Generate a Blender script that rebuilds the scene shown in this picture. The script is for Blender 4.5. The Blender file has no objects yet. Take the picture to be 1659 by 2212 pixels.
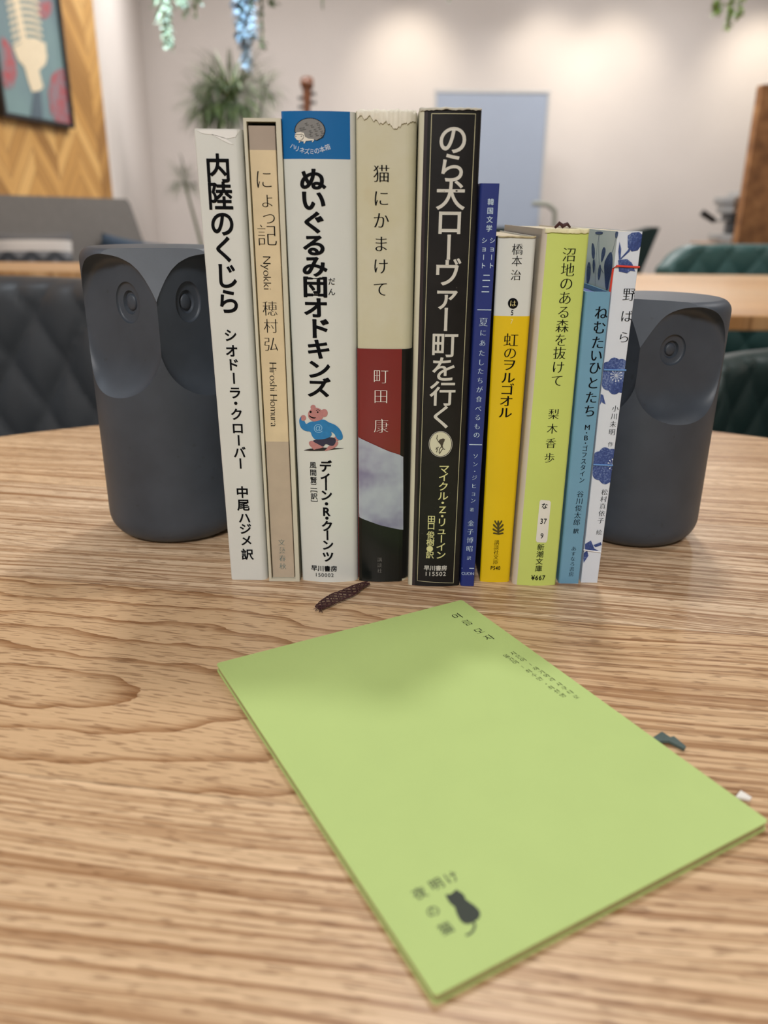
import bpy, bmesh, math, random
import numpy as np
from mathutils import Vector, Matrix

random.seed(7)
SC = bpy.context.scene
COL = SC.collection
# ------------------------------------------------------------------ camera
# world: z = 0 is the table top, y points away from the viewer, metres
F, PITCH, ROLL, CH = 1704.0, 0.3636, 0.01047, 0.15664   # focal length in pixels of the 1659 wide frame
cp, sp, cr, sr = math.cos(PITCH), math.sin(PITCH), math.cos(ROLL), math.sin(ROLL)
cam = bpy.data.cameras.new('camera')
cam.sensor_fit = 'HORIZONTAL'; cam.sensor_width = 36.0
cam.lens = 36.0 * F / 1659.0
cam.clip_start = 0.01; cam.clip_end = 60
cam.dof.use_dof = True
cam.dof.focus_distance = 0.330
cam.dof.aperture_fstop = cam.lens / 3.0
co = bpy.data.objects.new('camera', cam); COL.objects.link(co)
R_ = Matrix(((cr, -sr, 0), (sr * sp, cr * sp, -cp), (sr * cp, cr * cp, sp)))
co.matrix_world = Matrix.Translation((0, 0, CH)) @ R_.to_4x4()
SC.camera = co
# ------------------------------------------------------------------ colour management, world
SC.view_settings.view_transform = 'Standard'
SC.view_settings.look = 'None'
SC.view_settings.gamma = 1
SC.view_settings.use_curve_mapping = False
SC.view_settings.exposure = 0.42
SC.cycles.use_denoising = True
SC.cycles.max_bounces = 6
w = bpy.data.worlds.new('world'); SC.world = w; w.use_nodes = True
w.node_tree.nodes['Background'].inputs[0].default_value = (.8, .85, 1, 1)
w.node_tree.nodes['Background'].inputs[1].default_value = 0.05
# ------------------------------------------------------------------ lights of the room and added fills
def area(name, loc, size, watts, col, target=None, shape='DISK'):
    l = bpy.data.lights.new(name, 'AREA'); l.shape = shape; l.size = size; l.energy = watts; l.color = col
    o = bpy.data.objects.new(name, l); COL.objects.link(o); o.location = loc
    if target is not None:
        o.rotation_euler = (Vector(target) - Vector(loc)).to_track_quat('-Z', 'Y').to_euler()
    return o
def spot(name, loc, target, watts, col, angle, blend=.6, size=.03):
    l = bpy.data.lights.new(name, 'SPOT'); l.energy = watts; l.color = col
    l.spot_size = math.radians(angle); l.spot_blend = blend; l.shadow_soft_size = size
    o = bpy.data.objects.new(name, l); COL.objects.link(o); o.location = loc
    o.rotation_euler = (Vector(target) - Vector(loc)).to_track_quat('-Z', 'Y').to_euler()
    return o
WARM, NEUT, COOL = (1, .86, .70), (1, .98, .965), (.82, .91, 1)
area('ceiling_lamp_light_back', (0.22, 1.15, 1.85), .18, 10, NEUT, (0.05, .3, 0))
area('added_fill_front', (-.35, -1.9, 1.80), .55, 44, NEUT, (0, .3, .1))  # added unseen fill from the viewer's side, lifts the book spines
area('ceiling_lamp_light_left', (-1.3, .6, 1.85), .5, 7, COOL, (0, .4, 0))
area('ceiling_lamp_light_right', (1.9, 1.3, 1.85), .5, 14, NEUT)
area('added_fill_mid', (0.2, 3.4, 1.85), .8, 30, NEUT)  # added unseen fill for the background
area('added_fill_far', (1.6, 4.6, 1.85), .8, 26, NEUT)  # another unseen fill, added to brighten the rear of the room
area('added_fill_corner', (-.75, 4.5, 1.85), .5, 17, NEUT)  # unseen fill added to lighten the left rear wall
spot('picture_lamp_light', (-.5, 2.9, 1.8), (-1.40, 3.15, .45), 18, (1, .80, .52), 75, 1)
WALL_LAMPS = [(.13, 1.2), (1.04, .9), (1.50, 1.0), (2.47, 1.5)]
for i, (x, wt) in enumerate(WALL_LAMPS):
    spot('wall_lamp_light', (x, 5.46, 1.46), (x, 6.0, .98), wt * 9, (1, .90, .74), 82, 1, .05)
spot('plant_lamp_light', (-.60, 1.4, 1.6), (-.37, 2.2, .60), 110, (.55, .78, 1), 30)
spot('plant_lamp_light_left', (-.95, 1.5, 1.6), (-.62, 2.3, .64), 70, (.95, 1, .92), 26)

# ------------------------------------------------------------------ measuring helpers
def ray(u, v):
    x = (u - 829.5) / F; y = (v - 1106) / F
    x, y = cr * x + sr * y, -sr * x + cr * y
    return (x, cp - y * sp, -sp - y * cp)
def ground(u, v, z=0.0):
    d = ray(u, v); t = (z - CH) / d[2]
    return Vector((d[0] * t, d[1] * t, z))
def at(u, v, Y):
    d = ray(u, v); t = Y / d[1]
    return Vector((d[0] * t, Y, CH + d[2] * t))
def srgb(r, g, b):
    f = lambda c: (c / 255 / 12.92) if c / 255 <= .04045 else ((c / 255 + .055) / 1.055) ** 2.4
    return (f(r), f(g), f(b), 1)

# ------------------------------------------------------------------ materials
class NT:
    def __init__(s, name):
        s.m = bpy.data.materials.new(name); s.m.use_nodes = True
        s.t = s.m.node_tree; s.b = s.t.nodes['Principled BSDF']
    def n(s, typ, **kw):
        nd = s.t.nodes.new(typ)
        for k, v in kw.items():
            if k.startswith('i_'):
                key = k[2:]; key = int(key) if key.isdigit() else key.replace('_', ' ')
                s.put(nd.inputs[key], v)
            else: setattr(nd, k, v)
        return nd
    def put(s, inp, v):
        if isinstance(v, bpy.types.NodeSocket): s.t.links.new(v, inp)
        else: inp.default_value = v
    def math(s, op, a, b=0.0, c=0.0):
        nd = s.t.nodes.new('ShaderNodeMath'); nd.operation = op
        s.put(nd.inputs[0], a); s.put(nd.inputs[1], b); s.put(nd.inputs[2], c)
        return nd.outputs[0]
    def ramp(s, fac, stops, interp='LINEAR'):
        nd = s.t.nodes.new('ShaderNodeValToRGB'); nd.color_ramp.interpolation = interp
        e = nd.color_ramp.elements
        while len(e) < len(stops): e.new(.5)
        for el, (p, c) in zip(e, stops): el.position = p; el.color = c
        s.put(nd.inputs[0], fac); return nd.outputs[0]
    def mix(s, f, a, b, mode='MIX'):
        nd = s.t.nodes.new('ShaderNodeMix'); nd.data_type = 'RGBA'; nd.blend_type = mode
        s.put(nd.inputs[0], f); s.put(nd.inputs[6], a); s.put(nd.inputs[7], b); return nd.outputs[2]
    def coord(s, kind='Object'): return s.n('ShaderNodeTexCoord').outputs[kind]
    def noise(s, vec, scale, detail=3, rough=.5):
        nd = s.n('ShaderNodeTexNoise'); s.put(nd.inputs['Vector'], vec)
        nd.inputs['Scale'].default_value = scale; nd.inputs['Detail'].default_value = detail
        nd.inputs['Roughness'].default_value = rough; return nd.outputs['Fac']
    def comb(s, x, y, z=0.0):
        nd = s.n('ShaderNodeCombineXYZ'); s.put(nd.inputs[0], x); s.put(nd.inputs[1], y); s.put(nd.inputs[2], z); return nd.outputs[0]
    def bump(s, h, strength=.3, dist=.001):
        nd = s.n('ShaderNodeBump'); nd.inputs['Strength'].default_value = strength; nd.inputs['Distance'].default_value = dist
        s.put(nd.inputs['Height'], h); s.t.links.new(nd.outputs[0], s.b.inputs['Normal'])
    def out(s, col=None, rough=None, metal=None, spec=None, coat=None):
        if col is not None: s.put(s.b.inputs['Base Color'], col)
        if rough is not None: s.put(s.b.inputs['Roughness'], rough)
        if metal is not None: s.b.inputs['Metallic'].default_value = metal
        if spec is not None: s.b.inputs['Specular IOR Level'].default_value = spec
        if coat is not None:
            s.b.inputs['Coat Weight'].default_value = coat; s.b.inputs['Coat Roughness'].default_value = .12
        return s.m
_mats = {}
def mat(name, rgb, rough=.6, var=.06, scale=60, metal=0, spec=.5, bump=0, coat=None, bscale=None):
    """a plain colour with a little procedural variation of its own"""
    if name in _mats: return _mats[name]
    k = NT(name); c = srgb(*rgb)
    nz = k.noise(k.coord(), scale, 4)
    d = tuple(x * (1 - var) for x in c[:3]) + (1,); l = tuple(min(1, x * (1 + var)) for x in c[:3]) + (1,)
    col = k.ramp(nz, [(.3, d), (.7, l)])
    if bump: k.bump(k.noise(k.coord(), bscale or scale * 4, 3), bump, .0006)
    _mats[name] = k.out(col, rough, metal, spec, coat)
    return _mats[name]

def oak(name, period=.123, phase=.05, ang=8.3, light=(208, 181, 149), dark=(150, 112, 78), cath=None, rough=.36, org=(0, 0)):
    k = NT(name)
    mp = k.n('ShaderNodeMapping'); k.put(mp.inputs[0], k.coord()); mp.inputs['Rotation'].default_value = (0, 0, math.radians(ang))
    ra = math.radians(ang); mp.inputs['Location'].default_value = (org[0] * math.cos(ra) - org[1] * math.sin(ra), org[0] * math.sin(ra) + org[1] * math.cos(ra), 0)
    sx = k.n('ShaderNodeSeparateXYZ'); k.put(sx.inputs[0], mp.outputs[0]); u, v = sx.outputs[0], sx.outputs[1]
    idx = k.math('FLOOR', k.math('DIVIDE', k.math('SUBTRACT', v, phase), period))
    rnd = k.n('ShaderNodeTexWhiteNoise', noise_dimensions='1D'); k.put(rnd.inputs['W'], k.math('ADD', idx, 3.7)); rv = rnd.outputs['Value']
    off = k.math('MULTIPLY', rv, 13.0)
    # slow wander of the grain
    wv = k.comb(k.math('ADD', k.math('MULTIPLY', u, 3.2), off), k.math('MULTIPLY', v, 9.0), off)
    wander = k.math('MULTIPLY', k.math('SUBTRACT', k.noise(wv, 1.0, 2), .5), .030)
    vv = k.math('ADD', v, wander)
    fig = None
    g1 = k.noise(k.comb(k.math('MULTIPLY', u, 4.5), k.math('MULTIPLY', vv, 520), off), 1.0, 3, .55)
    g2 = k.noise(k.comb(k.math('MULTIPLY', u, 14.0), k.math('MULTIPLY', vv, 1300), off), 1.0, 2, .5)
    band = k.math('ADD', k.math('MULTIPLY', g1, .72), k.math('MULTIPLY', g2, .28))
    if cath:
        cu, cv, ci = cath
        eu = k.math('MULTIPLY', k.math('SUBTRACT', u, cu), .26)
        wob = k.math('MULTIPLY', k.math('SUBTRACT', k.noise(k.comb(k.math('MULTIPLY', u, 11), k.math('MULTIPLY', v, 15)), 1.0, 3, .6), .5), .030)
        ev = k.math('ADD', k.math('SUBTRACT', v, cv), wob)
        rr = k.math('SQRT', k.math('ADD', k.math('MULTIPLY', eu, eu), k.math('MULTIPLY', ev, ev)))
        fine = k.math('MULTIPLY', k.math('SUBTRACT', k.noise(k.comb(k.math('MULTIPLY', u, 60), k.math('MULTIPLY', v, 300)), 1.0, 3), .5), .0020)
        rr = k.math('ADD', rr, fine)
        saw = k.math('FRACT', k.math('DIVIDE', rr, .0125))
        ring = k.math('POWER', saw, 5.0)
        fig = k.math('SUBTRACT', .56, k.math('MULTIPLY', ring, .19))
        fig = k.math('ADD', fig, k.math('MULTIPLY', k.math('SUBTRACT', g2, .5), .22))
        near = k.math('LESS_THAN', k.math('ABSOLUTE', k.math('SUBTRACT', idx, float(ci))), .5)
        fade = k.n('ShaderNodeMapRange', interpolation_type='SMOOTHSTEP'); k.put(fade.inputs[0], u)
        fade.inputs[1].default_value = cu + .10; fade.inputs[2].default_value = cu + .20; fade.inputs[3].default_value = 1; fade.inputs[4].default_value = 0
        wgt = k.math('MULTIPLY', near, fade.outputs[0])
        band = k.math('ADD', k.math('MULTIPLY', band, k.math('SUBTRACT', 1.0, wgt)), k.math('MULTIPLY', fig, wgt))
    mid = tuple((a + b) / 2 for a, b in zip(light, dark))
    lt2 = tuple(min(255, c + 14) for c in light)
    col = k.ramp(band, [(.37, srgb(*dark)), (.46, srgb(*mid)), (.53, srgb(*light)), (.66, srgb(*lt2))])
    # pores: short dark dashes
    po = k.noise(k.comb(k.math('MULTIPLY', u, 110), k.math('MULTIPLY', vv, 1200), off), 1.0, 1)
    pm = k.ramp(po, [(.36, (1, 1, 1, 1)), (.42, (0, 0, 0, 1))])
    col = k.mix(k.math('MULTIPLY', pm, .55), col, srgb(112, 74, 42))
    tint = k.ramp(rv, [(0, srgb(236, 224, 208)), (.5, srgb(255, 246, 232)), (1, srgb(255, 255, 255))])
    col = k.mix(1.0, col, tint, 'MULTIPLY')
    fr = k.math('FRACT', k.math('DIVIDE', k.math('SUBTRACT', v, phase), period))
    jn = k.math('LESS_THAN', k.math('MINIMUM', fr, k.math('SUBTRACT', 1.0, fr)), .0028)
    col = k.mix(k.math('MULTIPLY', jn, .45), col, srgb(90, 60, 35))
    k.bump(k.math('SUBTRACT', band, k.math('MULTIPLY', pm, .3)), .25, .0004)
    return k.out(col, rough, spec=.45)

# ------------------------------------------------------------------ object helpers
def link(name, me, m=None, parent=None):
    o = bpy.data.objects.new(name, me); COL.objects.link(o)
    if m is not None and not me.materials:
        for x in (m if isinstance(m, (list, tuple)) else [m]): me.materials.append(x)
    if parent is not None: o.parent = parent
    return o
def tag(o, label=None, cat=None, group=None, kind=None):
    if label: o['label'] = label
    if cat: o['category'] = cat
    if group: o['group'] = group
    if kind: o['kind'] = kind
    return o
def empty(name, loc=(0, 0, 0), rz=0):
    o = bpy.data.objects.new(name, None); COL.objects.link(o); o.location = loc; o.rotation_euler = (0, 0, rz)
    o.empty_display_size = .05; return o
def mesh(name, vs, fs, smooth=False):
    me = bpy.data.meshes.new(name); me.from_pydata([tuple(v) for v in vs], [], fs); me.update()
    if smooth:
        for p in me.polygons: p.use_smooth = True
    return me
class MB:
    """collects simple solids in one mesh"""
    def __init__(s): s.bm = bmesh.new()
    def box(s, c, size, rz=0, bev=0, rot=None, seg=2):
        old = set(s.bm.verts); r = bmesh.ops.create_cube(s.bm, size=1); vs = r['verts']
        bmesh.ops.scale(s.bm, vec=size, verts=vs)
        if bev:
            es = list({e for v in vs for e in v.link_edges})
            nb = bmesh.ops.bevel(s.bm, geom=es, offset=bev, segments=seg, profile=.5, affect='EDGES')
            vs = [v for v in s.bm.verts if v not in old]
        M = Matrix.Translation(c) @ (rot.to_4x4() if rot is not None else Matrix.Rotation(rz, 4, 'Z'))
        bmesh.ops.transform(s.bm, matrix=M, verts=vs); return s
    def tube(s, pts, r, seg=10, cap=True):
        pts = [Vector(p) for p in pts]; rs = r if isinstance(r, (list, tuple)) else [r] * len(pts)
        rings = []; ref = Vector((0, 0, 1))
        for i, p in enumerate(pts):
            t = (pts[min(i + 1, len(pts) - 1)] - pts[max(i - 1, 0)]).normalized()
            if abs(t.dot(ref)) > .95: ref = Vector((1, 0, 0))
            a = t.cross(ref).normalized(); b = t.cross(a).normalized(); ref = -b if False else ref
            rings.append([s.bm.verts.new(p + (a * math.cos(q) + b * math.sin(q)) * rs[i]) for q in [2 * math.pi * j / seg for j in range(seg)]])
        for i in range(len(rings) - 1):
            for j in range(seg):
                s.bm.faces.new((rings[i][j], rings[i][(j + 1) % seg], rings[i + 1][(j + 1) % seg], rings[i + 1][j]))
        if cap: s.bm.faces.new(rings[0]); s.bm.faces.new(rings[-1][::-1])
        return s
    def lathe(s, prof, c=(0, 0, 0), seg=32, M=None):
        rings = []
        for r, z in prof:
            if r < 1e-7: rings.append([s.bm.verts.new((0, 0, z))])
            else: rings.append([s.bm.verts.new((r * math.cos(2 * math.pi * j / seg), r * math.sin(2 * math.pi * j / seg), z)) for j in range(seg)])
        for a, b in zip(rings, rings[1:]):
            for j in range(seg):
                k = (j + 1) % seg
                if len(a) == 1 and len(b) == 1: continue
                if len(a) == 1: s.bm.faces.new((a[0], b[k], b[j]))
                elif len(b) == 1: s.bm.faces.new((a[j], a[k], b[0]))
                else: s.bm.faces.new((a[j], a[k], b[k], b[j]))
        vs = [v for r in rings for v in r]
        bmesh.ops.transform(s.bm, matrix=(M if M is not None else Matrix.Translation(c)), verts=vs); return s
    def prism(s, pts, z0, z1, M=None):
        a = [s.bm.verts.new((x, y, z0)) for x, y in pts]; b = [s.bm.verts.new((x, y, z1)) for x, y in pts]
        n = len(pts); s.bm.faces.new(a[::-1]); s.bm.faces.new(b)
        for i in range(n): s.bm.faces.new((a[i], a[(i + 1) % n], b[(i + 1) % n], b[i]))
        if M is not None: bmesh.ops.transform(s.bm, matrix=M, verts=a + b)
        return s
    def build(s, name, m, parent=None, smooth=False, sharp=35):
        bmesh.ops.recalc_face_normals(s.bm, faces=s.bm.faces)
        me = bpy.data.meshes.new(name); s.bm.to_mesh(me); s.bm.free()
        if smooth:
            for p in me.polygons: p.use_smooth = True
            me.set_sharp_from_angle(angle=math.radians(sharp))
        return link(name, me, m, parent)

# ------------------------------------------------------------------ lettering
_glyph = {}
def glyph(ch, ox=0.0, oy=0.0):
    """filled outline of one character in em units centred on its cell; ox, oy thicken or thin the strokes"""
    key = (ch, ox, oy)
    if key in _glyph: return _glyph[key]
    c = bpy.data.curves.new('g', 'FONT'); c.body = ch
    o = bpy.data.objects.new('g', c); COL.objects.link(o)
    cu = o.to_curve(bpy.context.evaluated_depsgraph_get())
    loops = []
    for s_ in cu.splines:
        pts = []
        bp = s_.bezier_points; n = len(bp)
        for i in range(n):
            a, b = bp[i], bp[(i + 1) % n]
            p0, p1, p2, p3 = [np.array(q[:2]) for q in (a.co, a.handle_right, b.handle_left, b.co)]
            L = np.linalg.norm(p3 - p0)
            dev = np.linalg.norm(p1 - (p0 * 2 + p3) / 3) + np.linalg.norm(p2 - (p0 + p3 * 2) / 3)
            K = 1 if dev < .004 else (3 if L < .15 else 6)
            for j in range(K):
                t = j / K; pts.append((1 - t) ** 3 * p0 + 3 * t * (1 - t) ** 2 * p1 + 3 * t * t * (1 - t) * p2 + t ** 3 * p3)
        q = [pts[0]]
        for p in pts[1:]:
            if np.linalg.norm(p - q[-1]) > 1e-4: q.append(p)
        if np.linalg.norm(q[0] - q[-1]) < 1e-4: q.pop()
        if len(q) > 2: loops.append(np.array(q))
    o.to_curve_clear(); bpy.data.objects.remove(o); bpy.data.curves.remove(c)
    if not loops: _glyph[key] = ([], [], 0); return _glyph[key]
    wide = ord(ch) > 0x2E00 or ch in '・●'
    xs = np.concatenate([l[:, 0] for l in loops])
    cx = .5 if wide else (xs.min() + xs.max()) / 2
    cy = .38 if wide else .36
    wd = xs.max() - xs.min()
    ar = [0.5 * np.sum(l[:, 0] * np.roll(l[:, 1], -1) - np.roll(l[:, 0], -1) * l[:, 1]) for l in loops]
    sg = 1 if ar[int(np.argmax(np.abs(ar)))] > 0 else -1
    def inside(p, poly):
        x, y = p; c = False; n = len(poly)
        for i in range(n):
            x1, y1 = poly[i]; x2, y2 = poly[i - 1]
            if (y1 > y) != (y2 > y) and x < (x2 - x1) * (y - y1) / (y2 - y1) + x1: c = not c
        return c
    def shift(l, ax, ay):
        e1 = l - np.roll(l, 1, 0); e2 = np.roll(l, -1, 0) - l
        e1 /= np.linalg.norm(e1, axis=1)[:, None]; e2 /= np.linalg.norm(e2, axis=1)[:, None]
        n1 = np.stack([e1[:, 1], -e1[:, 0]], 1); n2 = np.stack([e2[:, 1], -e2[:, 0]], 1)
        m_ = n1 + n2; ln = np.maximum(np.linalg.norm(m_, axis=1), .3)[:, None]
        m_ = m_ / ln; k = 1 / np.maximum((m_ * n1).sum(1), .5)[:, None]
        return l + m_ * k * sg * np.array([ax, ay])
    thin = (min(ox, 0), min(oy, 0))
    done = [shift(l, *thin) if (thin[0] or thin[1]) else l for l in loops]
    vs, fs = [], []
    for i, l in enumerate(loops):
        if ar[i] * sg < 0: continue
        grp = [done[i]] + [done[j] for j in range(len(loops)) if ar[j] * sg < 0 and inside(loops[j][0], l)]
        nc = bpy.data.curves.new('h', 'CURVE'); nc.dimensions = '2D'; nc.fill_mode = 'BOTH'
        for q in grp:
            s_ = nc.splines.new('POLY'); s_.points.add(len(q) - 1); s_.use_cyclic_u = True
            for p, (x, y) in zip(s_.points, q): p.co = (x - cx, y - cy, 0, 1)
        ho = bpy.data.objects.new('h', nc); me = bpy.data.meshes.new_from_object(ho); b = len(vs)
        vs += [(v.co.x, v.co.y, 1 + i) for v in me.vertices]; fs += [tuple(k + b for k in p.vertices) for p in me.polygons]
        bpy.data.objects.remove(ho); bpy.data.curves.remove(nc); bpy.data.meshes.remove(me)
    if ox > 0 or oy > 0:                                   # heavier strokes: a rim laid along every outline
        ax, ay = max(ox, 0.0), max(oy, 0.0)
        for l in done:
            n = len(l)
            for i in range(n):
                p, q = l[i], l[(i + 1) % n]; d = (q - p) / np.linalg.norm(q - p); nn = np.array([-d[1] * ax, d[0] * ay]); tt = np.array([d[0] * ax, d[1] * ay]) * .6; b = len(vs)
                for w_ in (p + nn - tt, p - nn - tt, q - nn + tt, q + nn + tt): vs.append((w_[0] - cx, w_[1] - cy, 0))
                fs.append((b, b + 1, b + 2, b + 3))
    _glyph[key] = (vs, fs, wd); return _glyph[key]
STY = {'g': (.008, .008), 'gb': (.024, .022), 'gh': (.036, .030), 'gl': (0, 0), 'm': (.003, -.018), 'mb': (.016, -.008), 'ml': (-.010, -.022), 'gm': (.014, .012)}
SMALL = 'ァィュョょっゃ'
class Lettering:
    """lettering laid on a surface; place(px, em px) finds the spot, lay(x, y) gives the 3D point"""
    def __init__(s, surf): s.surf = surf; s.vs = []; s.fs = []
    def char(s, ch, u, v, em, sty='g', xs=1.0, rot=0.0, vert=True):
        ox, oy = STY[sty]
        vs, fs, wd = glyph(ch, ox, oy)
        if vert and ch in 'ー―［］〔〕|':
            rot -= 90 if ch != '|' else 0
        cx, cz = s.surf.locate(u, v)
        k = em * s.surf.mpp(u, v)
        ca, sa = math.cos(math.radians(rot)), math.sin(math.radians(rot))
        b = len(s.vs)
        for x, y, lv in vs:
            X, Y = x * ca - y * sa, x * sa + y * ca
            s.vs.append(s.surf.lay(cx + X * k * xs, cz + Y * k, lv * 8e-6))
        s.fs += [tuple(i + b for i in f) for f in fs]
    def run(s, text, p0, p1, em0, em1=None, ys=None, **kw):
        n = len(text); em1 = em1 or em0
        for i, ch in enumerate(text):
            t = i / max(1, n - 1)
            v = ys[i] if ys else p0[1] + (p1[1] - p0[1]) * t
            if ys: t = (v - p0[1]) / (p1[1] - p0[1]) if p1[1] != p0[1] else 0
            s.char(ch, p0[0] + (p1[0] - p0[0]) * t, v, em0 + (em1 - em0) * t, **kw)
    def line(s, text, u, v, em, adv=.56, rot=0.0, **kw):
        """horizontal line of characters centred on (u, v); rot turns the whole line"""
        cx, cz = s.surf.locate(u, v); k = em * s.surf.mpp(u, v)
        ox, oy = STY[kw.get('sty', 'g')]; xs = kw.get('xs', 1.0)
        ws = []
        for ch in text:
            g_ = glyph(ch, ox, oy)
            ws.append((1.0 if ord(ch) > 0x2E00 else .58 if ch.isdigit() else (g_[2] + .07 if ch != ' ' else .3)) * xs * kw.get('track', 1.0))
        tot = sum(ws); x0 = -tot / 2
        ca, sa = math.cos(math.radians(rot)), math.sin(math.radians(rot))
        for ch, w_ in zip(text, ws):
            vs, fs, wd = glyph(ch, ox, oy); b = len(s.vs); xc = x0 + w_ / 2
            for x, y, lv in vs:
                xx, yy = x * xs + xc, y
                s.vs.append(s.surf.lay(cx + (xx * ca - yy * sa) * k, cz + (xx * sa + yy * ca) * k, lv * 8e-6))
            s.fs += [tuple(i + b for i in f) for f in fs]; x0 += w_
    def poly(s, pts, px=True, lift=0.0):
        """filled outline given in picture points of the surface"""
        q = [s.surf.locate(*p) for p in pts] if px else pts
        nc = bpy.data.curves.new('h', 'CURVE'); nc.dimensions = '2D'; nc.fill_mode = 'BOTH'
        s_ = nc.splines.new('POLY'); s_.points.add(len(q) - 1); s_.use_cyclic_u = True
        for p, (x, y) in zip(s_.points, q): p.co = (x, y, 0, 1)
        ho = bpy.data.objects.new('h', nc); me = bpy.data.meshes.new_from_object(ho)
        bm = bmesh.new(); bm.from_mesh(me)
        if s.surf.curved and len(bm.verts):
            xs = [v.co.x for v in bm.verts]; n = int((max(xs) - min(xs)) / .0015)
            for i in range(1, n + 1):
                bmesh.ops.bisect_plane(bm, geom=bm.verts[:] + bm.edges[:] + bm.faces[:], plane_co=(min(xs) + i * .0015, 0, 0), plane_no=(1, 0, 0), dist=1e-7)
        bm.verts.index_update(); b = len(s.vs)
        s.vs += [s.surf.lay(v.co.x, v.co.y, lift) for v in bm.verts]
        s.fs += [tuple(v.index + b for v in f.verts) for f in bm.faces]
        bm.free(); bpy.data.objects.remove(ho); bpy.data.curves.remove(nc); bpy.data.meshes.remove(me)
    def line_px(s, pts, wpx, lift=0.0, closed=False):
        """a drawn line of the given width in picture points"""
        q = [Vector(s.surf.locate(*p)) for p in pts]; k = wpx * s.surf.mpp(*pts[0]) / 2
        if closed: q.append(q[0].copy())
        # subdivide
        r = [q[0]]
        for a, b_ in zip(q, q[1:]):
            n = max(1, int((b_ - a).length / .004))
            r += [a.lerp(b_, (i + 1) / n) for i in range(n)]
        b = len(s.vs)
        for i, p in enumerate(r):
            t = (r[min(i + 1, len(r) - 1)] - r[max(i - 1, 0)]).normalized(); nrm = Vector((-t.y, t.x)) * k
            s.vs.append(s.surf.lay(p.x + nrm.x, p.y + nrm.y, lift)); s.vs.append(s.surf.lay(p.x - nrm.x, p.y - nrm.y, lift))
        for i in range(len(r) - 1): s.fs.append((b + 2 * i, b + 2 * i + 1, b + 2 * i + 3, b + 2 * i + 2))
    def build(s, name, m, parent):
        return link(name, mesh(name, s.vs, s.fs), m, parent)
def soft(pts, n=2):
    """rounds the corners of an outline"""
    for _ in range(n):
        q = []
        for i in range(len(pts)):
            (a, b), (c, d) = pts[i], pts[(i + 1) % len(pts)]
            q += [(a * .75 + c * .25, b * .75 + d * .25), (a * .25 + c * .75, b * .25 + d * .75)]
        pts = q
    return pts
def circ(u, v, r, n=28, ry=None, a0=0, a1=360):
    ry = ry or r
    return [(u + r * math.cos(math.radians(a0 + (a1 - a0) * i / n)), v + ry * math.sin(math.radians(a0 + (a1 - a0) * i / n))) for i in range(n)]

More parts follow.
